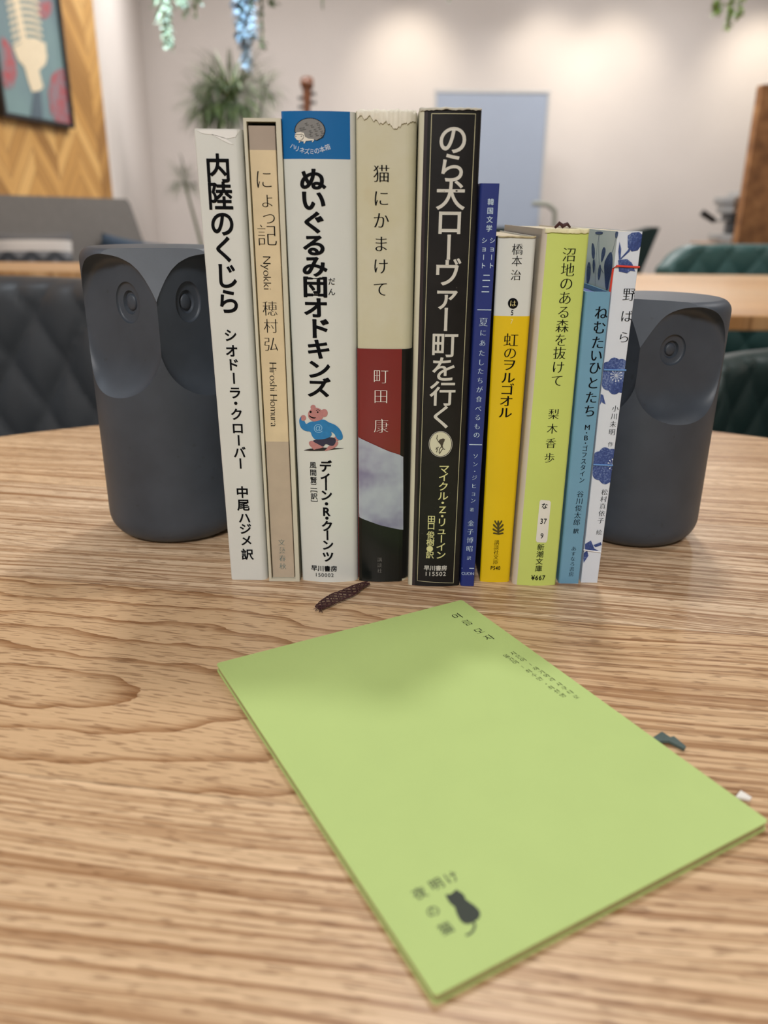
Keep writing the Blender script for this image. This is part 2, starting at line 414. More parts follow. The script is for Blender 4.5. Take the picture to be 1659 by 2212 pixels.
# ------------------------------------------------------------------ books
class Book:
    """an upright book: the spine lies near the plane y = Y0; a runs 0..1 across it"""
    def __init__(s, quad, depth, bulge=0.0, rad=(.001, .001), lift=.00016, shrink=.00012):
        (bl, br, tl, tr) = quad
        s.Y0 = (ground(*bl).y + ground(*br).y) / 2
        g0, g1 = at(*bl, s.Y0), at(*br, s.Y0); h0, h1 = at(*tl, s.Y0), at(*tr, s.Y0)
        s.H = (h0.z + h1.z) / 2; s.D = depth; s.b = bulge; s.rad = rad; s.l = lift
        s.xl0, s.xr0, s.xl1, s.xr1 = g0.x + shrink, g1.x - shrink, h0.x + shrink, h1.x - shrink
        s.curved = True
        s.inset = 0.0
        s.base = Vector(((s.xl0 + s.xr0) / 2, s.Y0, 0))
    def xl(s, z): return s.xl0 + (s.xl1 - s.xl0) * z / s.H
    def xr(s, z): return s.xr0 + (s.xr1 - s.xr0) * z / s.H
    def prof(s, a, z=0.0):
        W = s.xr(z) - s.xl(z); y = -s.b * (1 - (2 * a - 1) ** 2)
        for d, r in ((a * W, s.rad[0]), ((1 - a) * W, s.rad[1])):
            if r > 0 and d < r: y += r - math.sqrt(max(0, r * r - (r - d) ** 2))
        return y
    def pt(s, a, z, out=0.0): return Vector((s.xl(z) + (s.xr(z) - s.xl(z)) * a, s.Y0 + s.inset + s.prof(a, z) - out, z)) - s.base
    def a_of(s, X, z): return (X - s.xl(z)) / (s.xr(z) - s.xl(z))
    def locate(s, u, v):
        Y = s.Y0 + s.inset
        for _ in range(4):
            p = at(u, v, Y); a = min(1, max(0, s.a_of(p.x, p.z))); Y = s.Y0 + s.inset + s.prof(a, p.z)
        return p.x, p.z
    def mpp(s, u, v):
        p = at(u, v, s.Y0); return (p.y * cp + (CH - p.z) * sp) / F
    def lay(s, X, z, lift=0.0):
        a = min(.996, max(.004, s.a_of(X, z)))
        return s.pt(a, min(z, s.H), s.l + lift)
    def shell(s, name, m, parent, th=.0012, z0=0.0, z1=None, zl=(), al=(), pick=None, y1=None, out=0.0, depth=None, ztop=None, smooth=True):
        """jacket or board: left cover, spine and right cover in one sheet; pick(side, a, z) chooses the material"""
        z1 = z1 if z1 is not None else s.H; D = depth or s.D
        zs = sorted(set([z0, z1] + [z for z in zl if z0 < z < z1] + [z0 + (z1 - z0) * i / 6 for i in range(1, 6)]))
        W = s.xr0 - s.xl0; A = {0.0, 1.0} | set(al)
        for r, e in ((s.rad[0], 0), (s.rad[1], 1)):
            for i in range(1, 9):
                q = r * (1 - math.cos(math.pi / 2 * i / 8)) / W; A.add(q if e == 0 else 1 - q)
        for i in range(1, 16): A.add(i / 16)
        A = sorted(x for x in A if 0 <= x <= 1); A = [a for i, a in enumerate(A) if i == 0 or a - A[i - 1] > 1e-4]
        ring = [(-1, D)] + [(0, a) for a in A] + [(1, D)]
        vs, fs, mi = [], [], []
        def P(k, z, ins):
            if k[0]: 
                x = (s.xl(z) - out + ins) if k[0] < 0 else (s.xr(z) + out - ins)
                return Vector((x, s.Y0 + k[1], z)) - s.base
            a = k[1]; X = s.xl(z) - out + ins + (s.xr(z) - s.xl(z) + 2 * out - 2 * ins) * a
            return Vector((X, s.Y0 + s.prof(a, z) - out + ins, z)) - s.base
        n = len(ring)
        for ins in (0, th):
            for z in zs:
                for k in ring: vs.append(P(k, z, ins))
        nz = len(zs); o2 = n * nz
        for i in range(nz - 1):
            for j in range(n - 1):
                fs.append((i * n + j, i * n + j + 1, (i + 1) * n + j + 1, (i + 1) * n + j))
                side = -1 if j == 0 else (1 if j == n - 2 else 0)
                a = 0 if side else (ring[j][1] + ring[j + 1][1]) / 2
                mi.append(pick(side, a, (zs[i] + zs[i + 1]) / 2) if pick else 0)
                fs.append((o2 + i * n + j, o2 + (i + 1) * n + j, o2 + (i + 1) * n + j + 1, o2 + i * n + j + 1)); mi.append(0)
        for i, fl in ((0, 0), (nz - 1, 1)):
            for j in range(n - 1):
                q = (i * n + j, o2 + i * n + j, o2 + i * n + j + 1, i * n + j + 1); fs.append(q if not fl else q[::-1]); mi.append(0)
        for j in (0, n - 1):
            for i in range(nz - 1):
                fs.append((i * n + j, (i + 1) * n + j, o2 + (i + 1) * n + j, o2 + i * n + j)); mi.append(0)
        me = mesh(name, vs, fs); ms = m if isinstance(m, (list, tuple)) else [m]
        for x in ms: me.materials.append(x)
        for p, k in zip(me.polygons, mi): p.material_index = k; p.use_smooth = True
        me.set_sharp_from_angle(angle=math.radians(40))
        return link(name, me, None, parent)
    def pages(s, parent, m, th=.0014, gap=.0005, y0=.004, back=.002):
        vs = []
        for y in (s.Y0 + y0, s.Y0 + s.D - back):
            for z in (max(gap, .0004), s.H - gap):
                vs += [Vector((s.xl(z) + th, y, z)) - s.base, Vector((s.xr(z) - th, y, z)) - s.base]
        fs = [(0, 1, 3, 2), (4, 6, 7, 5), (0, 2, 6, 4), (1, 5, 7, 3), (2, 3, 7, 6), (0, 4, 5, 1)]
        return link('page_block', mesh('page_block', vs, fs), m, parent)

def page_mat():
    k = NT('page_edges'); c = k.coord(); s_ = k.n('ShaderNodeSeparateXYZ'); k.put(s_.inputs[0], c)
    nz = k.noise(k.comb(k.math('MULTIPLY', s_.outputs[0], 9000), s_.outputs[1], k.math('MULTIPLY', s_.outputs[2], 1.0)), 1, 1)
    return k.out(k.ramp(nz, [(.35, srgb(176, 160, 130)), (.65, srgb(226, 214, 188))]), .9)
PAGES = page_mat()
INK = mat('black_ink', (9, 10, 13), .8, 0.02, spec=.12)

class Flat:
    """a flat surface through O with axes ex, ey; lay() gives points relative to base"""
    curved = False
    def __init__(s, O, ex, ey, base=None, l=.00012):
        s.O, s.ex, s.ey = Vector(O), Vector(ex).normalized(), Vector(ey).normalized()
        s.n = s.ex.cross(s.ey).normalized(); s.base = Vector(base) if base is not None else s.O; s.l = l
    def hit(s, u, v):
        d = Vector(ray(u, v)); C = Vector((0, 0, CH)); t = (s.O - C).dot(s.n) / d.dot(s.n); return C + d * t
    def locate(s, u, v):
        p = s.hit(u, v) - s.O; return p.dot(s.ex), p.dot(s.ey)
    def mpp(s, u, v):
        p = s.hit(u, v); return (p.y * cp + (CH - p.z) * sp) / F
    def lay(s, x, y, lift=0.0): return s.O + s.ex * x + s.ey * y + s.n * (s.l + lift) - s.base

# ================================================================== the room
FLOOR, CEIL = -.74, 1.95
M_wall = mat('white_wall_paint', (214, 206, 200), .85, .02, 3, bump=.15, bscale=300)
M_ceil = mat('ceiling_paint', (190, 186, 182), .9, .02, 3)
M_floor = mat('floor_screed', (96, 92, 88), .6, .08, 4)
def slab(name, pts, h0, h1, m):
    """a wall of some thickness standing on a line p-q, its inner face on the line"""
    mb = MB(); mb.prism(pts, h0, h1); return tag(mb.build(name, m), kind='structure')
WL0, WLD = Vector((-1.46, 3.0, 0)), Vector((.19, 1, 0)).normalized()   # the left wall runs along this line
def WL(sY): return WL0 + WLD * ((sY - 3.0) / WLD.y)
wn = Vector((WLD.y, -WLD.x, 0))                                          # pointing into the room
A_, B_ = WL(-3.0), WL(3.98)
C_ = Vector((-1.64, 6.0, 0))
slab('floor', [(-4, -3.2), (4.2, -3.2), (4.2, 6.2), (-4, 6.2)], FLOOR - .1, FLOOR, M_floor)
slab('ceiling', [(-4, -3.2), (4.2, -3.2), (4.2, 6.2), (-4, 6.2)], CEIL, CEIL + .1, M_ceil)
slab('wall_back', [(-2.2, 6.0), (4.2, 6.0), (4.2, 6.15), (-2.2, 6.15)], FLOOR, CEIL, M_wall)
slab('wall_right', [(4.0, -3.2), (4.15, -3.2), (4.15, 6.0), (4.0, 6.0)], FLOOR, CEIL, M_wall)
slab('wall_front', [(-4, -3.15), (4.0, -3.15), (4.0, -3.0), (-4, -3.0)], FLOOR, CEIL, M_wall)
slab('wall_left', [(A_.x, A_.y), (B_.x, B_.y), (B_.x - .15, B_.y), (A_.x - .15, A_.y)], FLOOR, CEIL, M_wall)
slab('wall_side', [(B_.x, B_.y), (C_.x, C_.y), (C_.x - .12, C_.y), (B_.x - .149, B_.y)], FLOOR, CEIL, M_wall)

# herringbone timber facing on the left wall, one board pattern
def herringbone():
    k = NT('herringbone_timber'); uv = k.n('ShaderNodeUVMap').outputs[0]
    s_ = k.n('ShaderNodeSeparateXYZ'); k.put(s_.inputs[0], uv); x, z = s_.outputs[0], s_.outputs[1]
    W = .16
    cx = k.math('DIVIDE', x, W); ci = k.math('FLOOR', cx); fx = k.math('SUBTRACT', cx, ci)
    par = k.math('MODULO', k.math('ABSOLUTE', ci), 2.0)
    sgn = k.math('SUBTRACT', k.math('MULTIPLY', par, 2.0), 1.0)
    zz = k.math('ADD', z, k.math('MULTIPLY', k.math('MULTIPLY', k.math('SUBTRACT', fx, .5), sgn), W * 1.25))
    bz = k.math('DIVIDE', zz, .085); bi = k.math('FLOOR', bz); bf = k.math('SUBTRACT', bz, bi)
    rn = k.n('ShaderNodeTexWhiteNoise', noise_dimensions='2D'); k.put(rn.inputs['Vector'], k.comb(ci, bi))
    gr = k.noise(k.comb(k.math('MULTIPLY', zz, 120), k.math('MULTIPLY', x, 9)), 1, 3)
    f = k.math('ADD', k.math('MULTIPLY', rn.outputs['Value'], .6), k.math('MULTIPLY', gr, .4))
    col = k.ramp(f, [(.15, srgb(140, 98, 50)), (.5, srgb(196, 148, 82)), (.85, srgb(224, 180, 112))])
    jn = k.math('LESS_THAN', bf, .07); col = k.mix(k.math('MULTIPLY', jn, .6), col, srgb(96, 60, 28))
    return k.out(col, .55)
z0w = FLOOR + .02
vs = []; TH = wn * .012
p0, p1 = WL(0.5), WL(3.93)
for q in (p0, p1):
    for z in (z0w, CEIL - .005):
        vs.append(Vector((q.x, q.y, z)) + wn * .001); vs.append(Vector((q.x, q.y, z)) + wn * .001 + TH)
me = mesh('trim_1', vs, [(1, 5, 7, 3), (0, 2, 6, 4), (0, 1, 3, 2), (4, 6, 7, 5), (2, 3, 7, 6), (0, 4, 5, 1)])
me.uv_layers.new(name='UVMap')
for lp in me.loops:
    v = me.vertices[lp.vertex_index].co; me.uv_layers[0].data[lp.index].uv = (v.y, v.z + 1)
tag(link('trim_1', me, herringbone()), 'herringbone timber facing on the left wall', kind='structure')

# ================================================================== the round table in front
cth = ground(120, 1500); _a = math.radians(8.3)
CU = cth.x * math.cos(_a) - cth.y * math.sin(_a); CV = cth.x * math.sin(_a) + cth.y * math.cos(_a)
TC = Vector((.018, .12, 0)); TR_ = .535
OAK = oak('oak_tabletop', cath=(CU - .02, CV + .006, 1), org=(TC.x, TC.y))
t = empty('round_table', (TC.x, TC.y, FLOOR)); tag(t, 'round oak table in the foreground that carries the row of books', 'table')
h = -FLOOR
mb = MB(); mb.lathe([(0, h - .030), (TR_ - .03, h - .030), (TR_ - .004, h - .010), (TR_, h - .004), (TR_ - .0012, h - .0008), (TR_ - .004, h), (0, h)], seg=160)
tt = mb.build('tabletop', OAK, t)
M_black = mat('black_steel', (30, 30, 32), .4, .05, metal=.6)
mb = MB(); mb.lathe([(0, .02), (.04, .02), (.04, h - .03), (0, h - .03)], seg=24); mb.build('column', M_black, t, True)
mb = MB(); mb.lathe([(0, 0), (.26, 0), (.26, .012), (.05, .03), (0, .03)], seg=48); mb.build('foot_plate', M_black, t, True)

# ================================================================== owl bookends
def stone():
    k = NT('slate_grey_stone'); c = k.coord()
    n1 = k.noise(c, 28, 4, .6); n2 = k.noise(c, 900, 2)
    col = k.ramp(n1, [(.3, srgb(52, 58, 66)), (.7, srgb(63, 70, 79))])
    sp_ = k.ramp(k.noise(c, 260, 1), [(.22, (1, 1, 1, 1)), (.27, (0, 0, 0, 1))])
    col = k.mix(k.math('MULTIPLY', sp_, .35), col, srgb(40, 42, 46))
    k.bump(n2, .10, .0002)
    return k.out(col, .48, spec=.45)
STONE = stone()
def owl(name, x, y, R, H, face, zb, zt, er, ez, label):
    root = empty(name, (x, y, 0)); tag(root, label, 'bookend', 'owl bookends at the two ends of the row')
    # body
    f = .0055; pr = [(0, 0), (R - .0125, 0)]
    for i in range(1, 9):
        a = math.pi / 2 * i / 8; pr.append((R - .011 + .011 * math.sin(a), .012 - .0118 * math.cos(a)))
    for i in range(0, 9):
        a = math.pi / 2 * i / 8; pr.append((R - f + f * math.cos(a), H - f + f * math.sin(a)))
    pr.append((R * .5, H + .0004)); pr.append((0, H + .0005))
    mb = MB(); mb.lathe(pr, seg=144); body = mb.build('body', STONE)
    d = .72 * R; hv = (zt - zb) / 2; zc = (zt + zb) / 2; wu = R * .80
    cut = []
    for sgn in (-1, 1):
        th = math.radians(face + sgn * 41)
        w_ = Vector((math.sin(th), -math.cos(th), 0)); u_ = Vector((math.cos(th), math.sin(th), 0))
        b = bmesh.new(); NP, NR = 96, 26; rings = []
        for ir in range(NR + 1):
            rho = (ir / NR) ** .6; ring = []
            for ip in range(NP):
                ph = 2 * math.pi * ip / NP; cs, sn = math.cos(ph), math.sin(ph); e = 2 / 2.05 if sn > 0 else 2 / 2.5
                uu = math.copysign(abs(cs) ** e, cs) * wu * rho; vv = math.copysign(abs(sn) ** e, sn) * hv * rho
                low = max(0, -sn); kk = 30 - 26 * low ** .45
                ww = d + (R * 1.25 - d) * rho ** kk
                ring.append(b.verts.new(w_ * ww + u_ * uu + Vector((0, 0, zc + vv))))
                if ir == 0: break
            rings.append(ring)
        for j in range(NP): b.faces.new((rings[0][0], rings[1][j], rings[1][(j + 1) % NP]))
        for i in range(1, NR):
            for j in range(NP): b.faces.new((rings[i][j], rings[i + 1][j], rings[i + 1][(j + 1) % NP], rings[i][(j + 1) % NP]))
        cap = [b.verts.new(v.co + w_ * .02) for v in rings[-1]]
        for j in range(NP): b.faces.new((rings[-1][j], cap[j], cap[(j + 1) % NP], rings[-1][(j + 1) % NP]))
        b.faces.new(cap)
        bmesh.ops.recalc_face_normals(b, faces=b.faces)
        me = bpy.data.meshes.new('c'); b.to_mesh(me); b.free(); cut.append(link('c', me))
        # eye socket
        eu = -sgn * R * .12
        c = w_ * d + u_ * eu + Vector((0, 0, ez))
        M = Matrix.Translation(c) @ Matrix((u_, Vector((0, 0, 1)), w_)).transposed().to_4x4() @ Matrix.Diagonal((er[0], er[1], 1, 1))
        s2 = MB(); s2.lathe([(0, -.004), (1, -.004), (1, .004), (0, .004)], seg=64, M=M); cut.append(s2.build('c', STONE))
        e_ = MB(); e_.lathe([(0, -.0016), (.30, -.0017), (.36, -.0020), (.40, -.0028), (.50, -.0028), (.54, -.0022), (.58, -.0014), (.90, -.0013), (.97, -.0009), (1.0, 0), (1.02, -.0008), (1.0, -.005), (0, -.005)], seg=64, M=M)
        e_.build('eye', STONE, root, True, 50)
    # the sloping brow above the beak
    fa = math.radians(face); n_ = (Vector((math.sin(fa), -math.cos(fa), 0)) * math.cos(math.radians(24)) + Vector((0, 0, math.sin(math.radians(24))))).normalized()
    s_ = Vector((math.cos(fa), math.sin(fa), 0)); up_ = n_.cross(s_).normalized()
    o_ = Vector((math.sin(fa), -math.cos(fa), 0)) * R * .955 + Vector((0, 0, zt - .019))
    b3 = MB(); b3.box((0, 0, .02), (.12, .12, .04)); bmesh.ops.transform(b3.bm, matrix=Matrix.Translation(o_) @ Matrix((s_, -up_, n_)).transposed().to_4x4(), verts=b3.bm.verts); cut.append(b3.build('c', STONE))
    for c in cut:
        m_ = body.modifiers.new('b', 'BOOLEAN'); m_.operation = 'DIFFERENCE'; m_.solver = 'EXACT'; m_.object = c
    bpy.context.view_layer.update()
    me = bpy.data.meshes.new_from_object(body.evaluated_get(bpy.context.evaluated_depsgraph_get()))
    for c in cut: bpy.data.objects.remove(c)
    bpy.data.objects.remove(body)
    for p in me.polygons: p.use_smooth = True
    me.materials.clear(); me.materials.append(STONE)
    me.set_sharp_from_angle(angle=math.radians(24))
    me.name = 'body'; link('body', me, None, root)
    return root
owl('owl_bookend', -.1085, .3915, .0350, .1405, 12, .0695, .1392, (.0074, .0092), .1170, 'taller dark grey owl bookend pressed against the leftmost book')
owl('owl_bookend', .1305, .3900, .0330, .1203, -28, .0610, .1193, (.0066, .0071), .0985, 'shorter dark grey owl bookend at the right end of the book row')

# ================================================================== the books
C_white = mat('warm_white_paper', (204, 206, 200), .55, .02, 40, bump=.05)
C_gloss = mat('glossy_white_jacket', (204, 207, 201), .28, .02, 30, coat=.5)
C_cream = mat('cream_jacket', (192, 189, 168), .55, .05, 45)
C_blk = mat('black_board', (22, 22, 23), .5, .1, 60)

# 1 white softcover
k1 = Book([(499, 1252), (579, 1253), (417, 277), (522, 279)], .128, 0, (.0012, .003))
r = empty('white_paperback', k1.base); tag(r, 'tall white paperback with black vertical title, leftmost book of the row', 'book')
k1.shell('cover', [C_white], r, th=.0006); k1.pages(r, PAGES, .0007)
L = Lettering(k1)
L.run('内陸のくじら', (471, 363), (493.5, 650.6), 60, 56, ys=[363, 423, 482, 538, 595, 650.6], sty='gb', xs=.95)
L.build('title_lettering', INK, r)
L = Lettering(k1)
L.run('シオドーラ・クローバー', (498, 724), (519.5, 1001), 29, 27.5, ys=[724, 757.6, 787.5, 817, 848, 871, 894.6, 924.4, 951, 977, 1001], sty='gb', xs=1.0)
L.run('中尾ハジメ', (523.5, 1062.8), (532.2, 1167), 28, 27, ys=[1062.8, 1090.4, 1118.4, 1142, 1167], sty='gb')
L.char('訳', 534.4, 1197, 27, 'gb')
L.build('author_lettering', INK, r)
L = Lettering(k1)
for tri in ([(424, 281), (519, 281), (509, 296), (489, 300), (463, 292), (436, 288)], [(455, 289), (486, 298), (505, 312), (497, 311), (480, 303)]):
    L.poly(tri)
L.build('creased_film', mat('creased_film', (226, 226, 222), .25, .02), r)

# 2 slipcase with a book inside
k2 = Book([(581, 1255), (648, 1256.5), (524, 254), (607, 256)], .130, 0, (.0012, .0012))
r = empty('slipcased_book', k2.base); tag(r, 'beige book in an open cream slipcase, second book from the left', 'book')
C_case = mat('slipcase_card', (196, 192, 172), .6, .04, 50)
th = .00115
def hollow(k, m, name, parent, th):
    mb = MB(); 
    def q(X0, X1, y0, y1, z0, z1):
        vs = [mb.bm.verts.new(Vector((k.xl(z) + X0 if X0 >= 0 else k.xr(z) + X0, k.Y0 + y, z)) - k.base) if False else mb.bm.verts.new(Vector((X0(z), k.Y0 + y, z)) - k.base) if not sidx else mb.bm.verts.new(Vector((X1(z), k.Y0 + y, z)) - k.base) for z in (z0, z1) for y in (y0, y1) for sidx in (0, 1)]
        for f in ((0, 1, 3, 2), (4, 6, 7, 5), (0, 4, 5, 1), (2, 3, 7, 6), (0, 2, 6, 4), (1, 5, 7, 3)): mb.bm.faces.new([vs[i] for i in f])
    L_, R2 = k.xl, k.xr
    q(lambda z: L_(z), lambda z: L_(z) + th, 0, k.D, 0, k.H)
    q(lambda z: R2(z) - th * 1.6, lambda z: R2(z), 0, k.D, 0, k.H)
    q(lambda z: L_(z) + th, lambda z: R2(z) - th * 1.6, 0, k.D, 0, th)
    q(lambda z: L_(z) + th, lambda z: R2(z) - th * 1.6, 0, k.D, k.H - th, k.H)
    q(lambda z: L_(z) + th, lambda z: R2(z) - th * 1.6, k.D - th, k.D, th, k.H - th)
    bmesh.ops.remove_doubles(mb.bm, verts=mb.bm.verts, dist=1e-6)
    es = [e for e in mb.bm.edges if abs(e.verts[0].co.y) < 1e-6 and abs(e.verts[1].co.y) < 1e-6]
    return mb.build(name, m, parent)
hollow(k2, C_case, 'slipcase', r, th)
class Inner(Book): pass
ki = Inner([(581, 1255), (648, 1256.5), (524, 254), (607, 256)], .125, 0, (.0004, .0004))
for s_, d_ in (('xl0', 1.5), ('xl1', 1.5), ('xr0', -2.4), ('xr1', -2.4)): setattr(ki, s_, getattr(ki, s_) + d_ * .001)
ki.Y0 += .0015; ki.base = k2.base; ki.H = k2.H - .0024
zt1 = ki.locate(560, 324)[1]; zt2 = ki.locate(600, 954)[1]
C_t1 = mat('taupe_cloth', (160, 146, 132), .7, .04, 120); C_t2 = mat('tan_cloth', (178, 163, 142), .7, .05, 120); C_t3 = mat('buff_cloth', (208, 190, 154), .7, .05, 120)
ki.shell('book_cover', [C_t1, C_t3, C_t2], r, th=.001, z0=.0013, zl=(zt1, zt2), pick=lambda sd, a, z: 0 if z > zt1 else (1 if z > zt2 else 2))
ki.pages(r, PAGES, .0012, .0018)
L = Lettering(ki)
L.char('に', 570, 387, 44, 'ml', .95); L.char('ょ', 577.5, 430, 38, 'ml'); L.char('っ', 580.5, 467, 38, 'ml'); L.char('記', 577, 508, 48, 'ml', .95)
L.build('title_lettering', INK, r)
L = Lettering(ki)
L.line('Nyokki', 577.5, 590, 25, rot=-91, sty='ml', track=.95)
L.char('穂', 583, 666, 34, 'ml'); L.char('村', 585, 704, 33, 'ml'); L.char('弘', 585.5, 743, 33, 'ml')
L.line('Hiroshi Homura', 591.5, 853.5, 23, rot=-91, sty='ml', track=.98)
L.build('author_lettering', INK, r)
L = Lettering(ki); L.run('文藝春秋', (608.2, 1171.3), (610.9, 1222.8), 16, sty='ml')
L.build('publisher_lettering', mat('teal_ink', (70, 110, 112), .5, .02), r)

# 3 white hardcover with a blue head
k3 = Book([(653, 1252), (774, 1254), (606, 240), (769, 242)], .132, .0022, (.0008, .0026))
r = empty('hardcover_book', k3.base); tag(r, 'thick white hardcover with a blue top band and hedgehog picture', 'book')
C_blue = mat('bright_blue_print', (8, 98, 160), .25, .03, 30, coat=.6)
zb = k3.locate(690, 343.5)[1]
k3.shell('jacket', [C_gloss, C_blue], r, th=.0014, zl=(zb,), al=(.925,), pick=lambda sd, a, z: 1 if (z > zb and sd == 0 and a < .925) else 0)
k3.pages(r, PAGES, .0016, .003)
L = Lettering(k3)
L.run('ぬいぐるみ団オ', (675, 387.3), (682, 664.6), 48, 46, ys=[387.3, 432, 480, 529, 574.7, 619, 664.6], sty='gh', xs=1.22)
L.run('ドキンズ', (688, 709), (688.5, 837.6), 46, 44, ys=[709, 754, 797, 837.6], sty='gh', xs=1.2)
L.char('だ', 716.5, 607.6, 16, 'g'); L.char('ん', 716.5, 630.4, 16, 'g')
L.build('title_lettering', INK, r)
L = Lettering(k3)
L.run('ディーン・R・クーンツ', (703, 1007), (708.5, 1202.4), 27, 26, ys=[1007, 1029, 1048, 1069.5, 1088, 1104.8, 1119, 1136, 1156, 1177, 1202.4], sty='gh')
L.run('風間賢二［訳］', (676, 1004.4), (679, 1086), 15.5, ys=[1004.4, 1020.7, 1037, 1050, 1057, 1071.5, 1086], sty='gm')
L.build('author_lettering', INK, r)
L = Lettering(k3); L.line('早川書房', 700, 1228, 14.2, sty='gb'); L.line('150002', 700.5, 1241.8, 12, sty='g'); L.build('publisher_lettering', INK, r)
PALE = mat('pale_print', (205, 216, 226), .4, .02)
L = Lettering(k3)
for ch, (u, v), ro in zip('ハリネズミの本箱', [(632.5, 316), (641.5, 321), (653, 324.7), (663, 327), (673.8, 327.3), (684.5, 325.8), (696, 322.5), (707.5, 318)], (-18, -14, -9, -5, 0, 5, 12, 17)): L.char(ch, u, v, 12.5, 'gl', rot=ro)
L.build('series_lettering', PALE, r)
# hedgehog emblem
hz = lambda x, y: (600 + x / 9.217, 220 + y / 9.217)
L = Lettering(k3)
out = []
for i in range(61):
    a = math.radians(172 + (400 - 172) * i / 60); rr = 1.0 + (.045 if i % 2 else 0)
    out.append(hz(640 + 300 * math.cos(a) * rr, 570 + 245 * math.sin(a) * rr))
L.poly(out + [hz(780, 775), hz(700, 745), hz(560, 750), hz(430, 700)], lift=0)
hed = L.build('hedgehog_outline', INK, r)
L = Lettering(k3)
out = []
for i in range(61):
    a = math.radians(172 + (398 - 172) * i / 60); rr = .955 + (.045 if i % 2 else 0)
    out.append(hz(640 + 298 * math.cos(a) * rr, 570 + 243 * math.sin(a) * rr))
L.poly(out + [hz(770, 765), hz(700, 740), hz(560, 742), hz(430, 690)], lift=.00006)
L.build('hedgehog_spines', mat('grey_print', (120, 120, 118), .4, .02), r)
L = Lettering(k3)
L.poly([hz(345, 640), hz(380, 610), hz(450, 600), hz(520, 620), hz(545, 700), hz(620, 735), hz(720, 742), hz(722, 770), hz(690, 805), hz(680, 795), hz(700, 768), hz(560, 780), hz(535, 828), hz(515, 825), hz(520, 790), hz(450, 780), hz(435, 818), hz(420, 808), hz(430, 775), hz(375, 750), hz(340, 700)], lift=.00012)
L.build('hedgehog_face', mat('pale_face_print', (214, 210, 198), .4, .02), r)
L = Lettering(k3)
L.line_px([hz(*q) for q in [(340, 660), (370, 645), (405, 655), (440, 650), (480, 645), (515, 670), (515, 715), (480, 760), (430, 775)]], .9, .00018)
for q in ((362, 688), (470, 686)): L.poly(circ(*hz(*q), 1.2, 10), lift=.00018)
for sx, sy in ((540, 440), (650, 480), (770, 440), (490, 530), (620, 590), (720, 560), (800, 520), (620, 660), (740, 650), (850, 600), (850, 680), (430, 540)):
    L.line_px([hz(sx, sy), hz(sx + 45, sy - 25), hz(sx + 20, sy + 30), hz(sx + 75, sy + 20)], .7, .00014)
L.build('hedgehog_lines', INK, r)
# a small plain walking bear in a jumper
bz = lambda x, y: (620 + x / 10.37, 860 + y / 10.37)
FUR, JUM, TRO = mat('pink_brown_print', (176, 120, 118), .4, .08, 900), mat('jumper_blue_print', (30, 116, 172), .4, .08, 700), mat('dark_shorts_print', (40, 38, 62), .4, .05)
L = Lettering(k3)
L.poly([bz(370, 1165), bz(520, 1130), bz(800, 1105), bz(1285, 1118), bz(1100, 1145), bz(800, 1180), bz(520, 1182)]); L.build('bear_ground_print', mat('print_black', (26, 22, 26), .4, .02), r)
L = Lettering(k3)
for c in (circ(*bz(645, 370), 17, 32, 15), circ(*bz(585, 205), 5.6), circ(*bz(835, 330), 7.4, 24, 8.6), circ(*bz(365, 440), 6.0), circ(*bz(1110, 905), 5.5)): L.poly(c, lift=.00006)
L.poly(soft([bz(*q) for q in [(600, 960), (830, 1080), (800, 1110), (640, 1140), (600, 1160), (560, 1110), (490, 1040), (490, 970), (560, 950)]]), lift=.00006)
L.poly(soft([bz(*q) for q in [(1080, 990), (1150, 960), (1140, 1050), (1050, 1120), (940, 1165), (820, 1190), (900, 1120), (920, 1070), (1010, 1060)]]), lift=.00006)
L.build('bear_fur_print', FUR, r)
L = Lettering(k3)
L.poly(soft([bz(*q) for q in [(600, 930), (1010, 860), (1110, 920), (1060, 1060), (980, 1070), (860, 1010), (820, 1095), (700, 1030), (580, 970)]]), lift=.00010); L.build('bear_shorts_print', TRO, r)
L = Lettering(k3)
L.poly(soft([bz(*q) for q in [(520, 520), (640, 525), (820, 460), (930, 540), (1080, 590), (1200, 700), (1260, 850), (1230, 930), (1150, 940), (1090, 860), (1060, 790), (980, 740), (1010, 800), (980, 860), (860, 910), (700, 925), (610, 915), (550, 830), (530, 740), (420, 740), (310, 670), (270, 540), (280, 450), (330, 400), (310, 470), (340, 510), (400, 510), (410, 560), (440, 580)]]), lift=.00014)
L.build('bear_jumper_print', JUM, r)
L = Lettering(k3)
L.poly(soft([bz(*q) for q in [(490, 370), (540, 410), (600, 430), (665, 430), (620, 455), (560, 450), (500, 410)]]), lift=.0001)
L.poly(circ(*bz(690, 312), 1.8, 12), lift=.0001); L.poly(circ(*bz(530, 305), 2.4, 12), lift=.0001)
L.line_px([bz(650, 275), bz(700, 255), bz(745, 285)], 1.1, .0001); L.build('bear_features_print', INK, r)
L = Lettering(k3); L.line('@', *bz(700, 655), 20, sty='gl'); 
for i in range(len(L.vs)): L.vs[i] = L.vs[i] + Vector((0, -.0002, 0))
L.build('bear_emblem_print', mat('light_blue_print', (130, 180, 214), .4, .02), r)

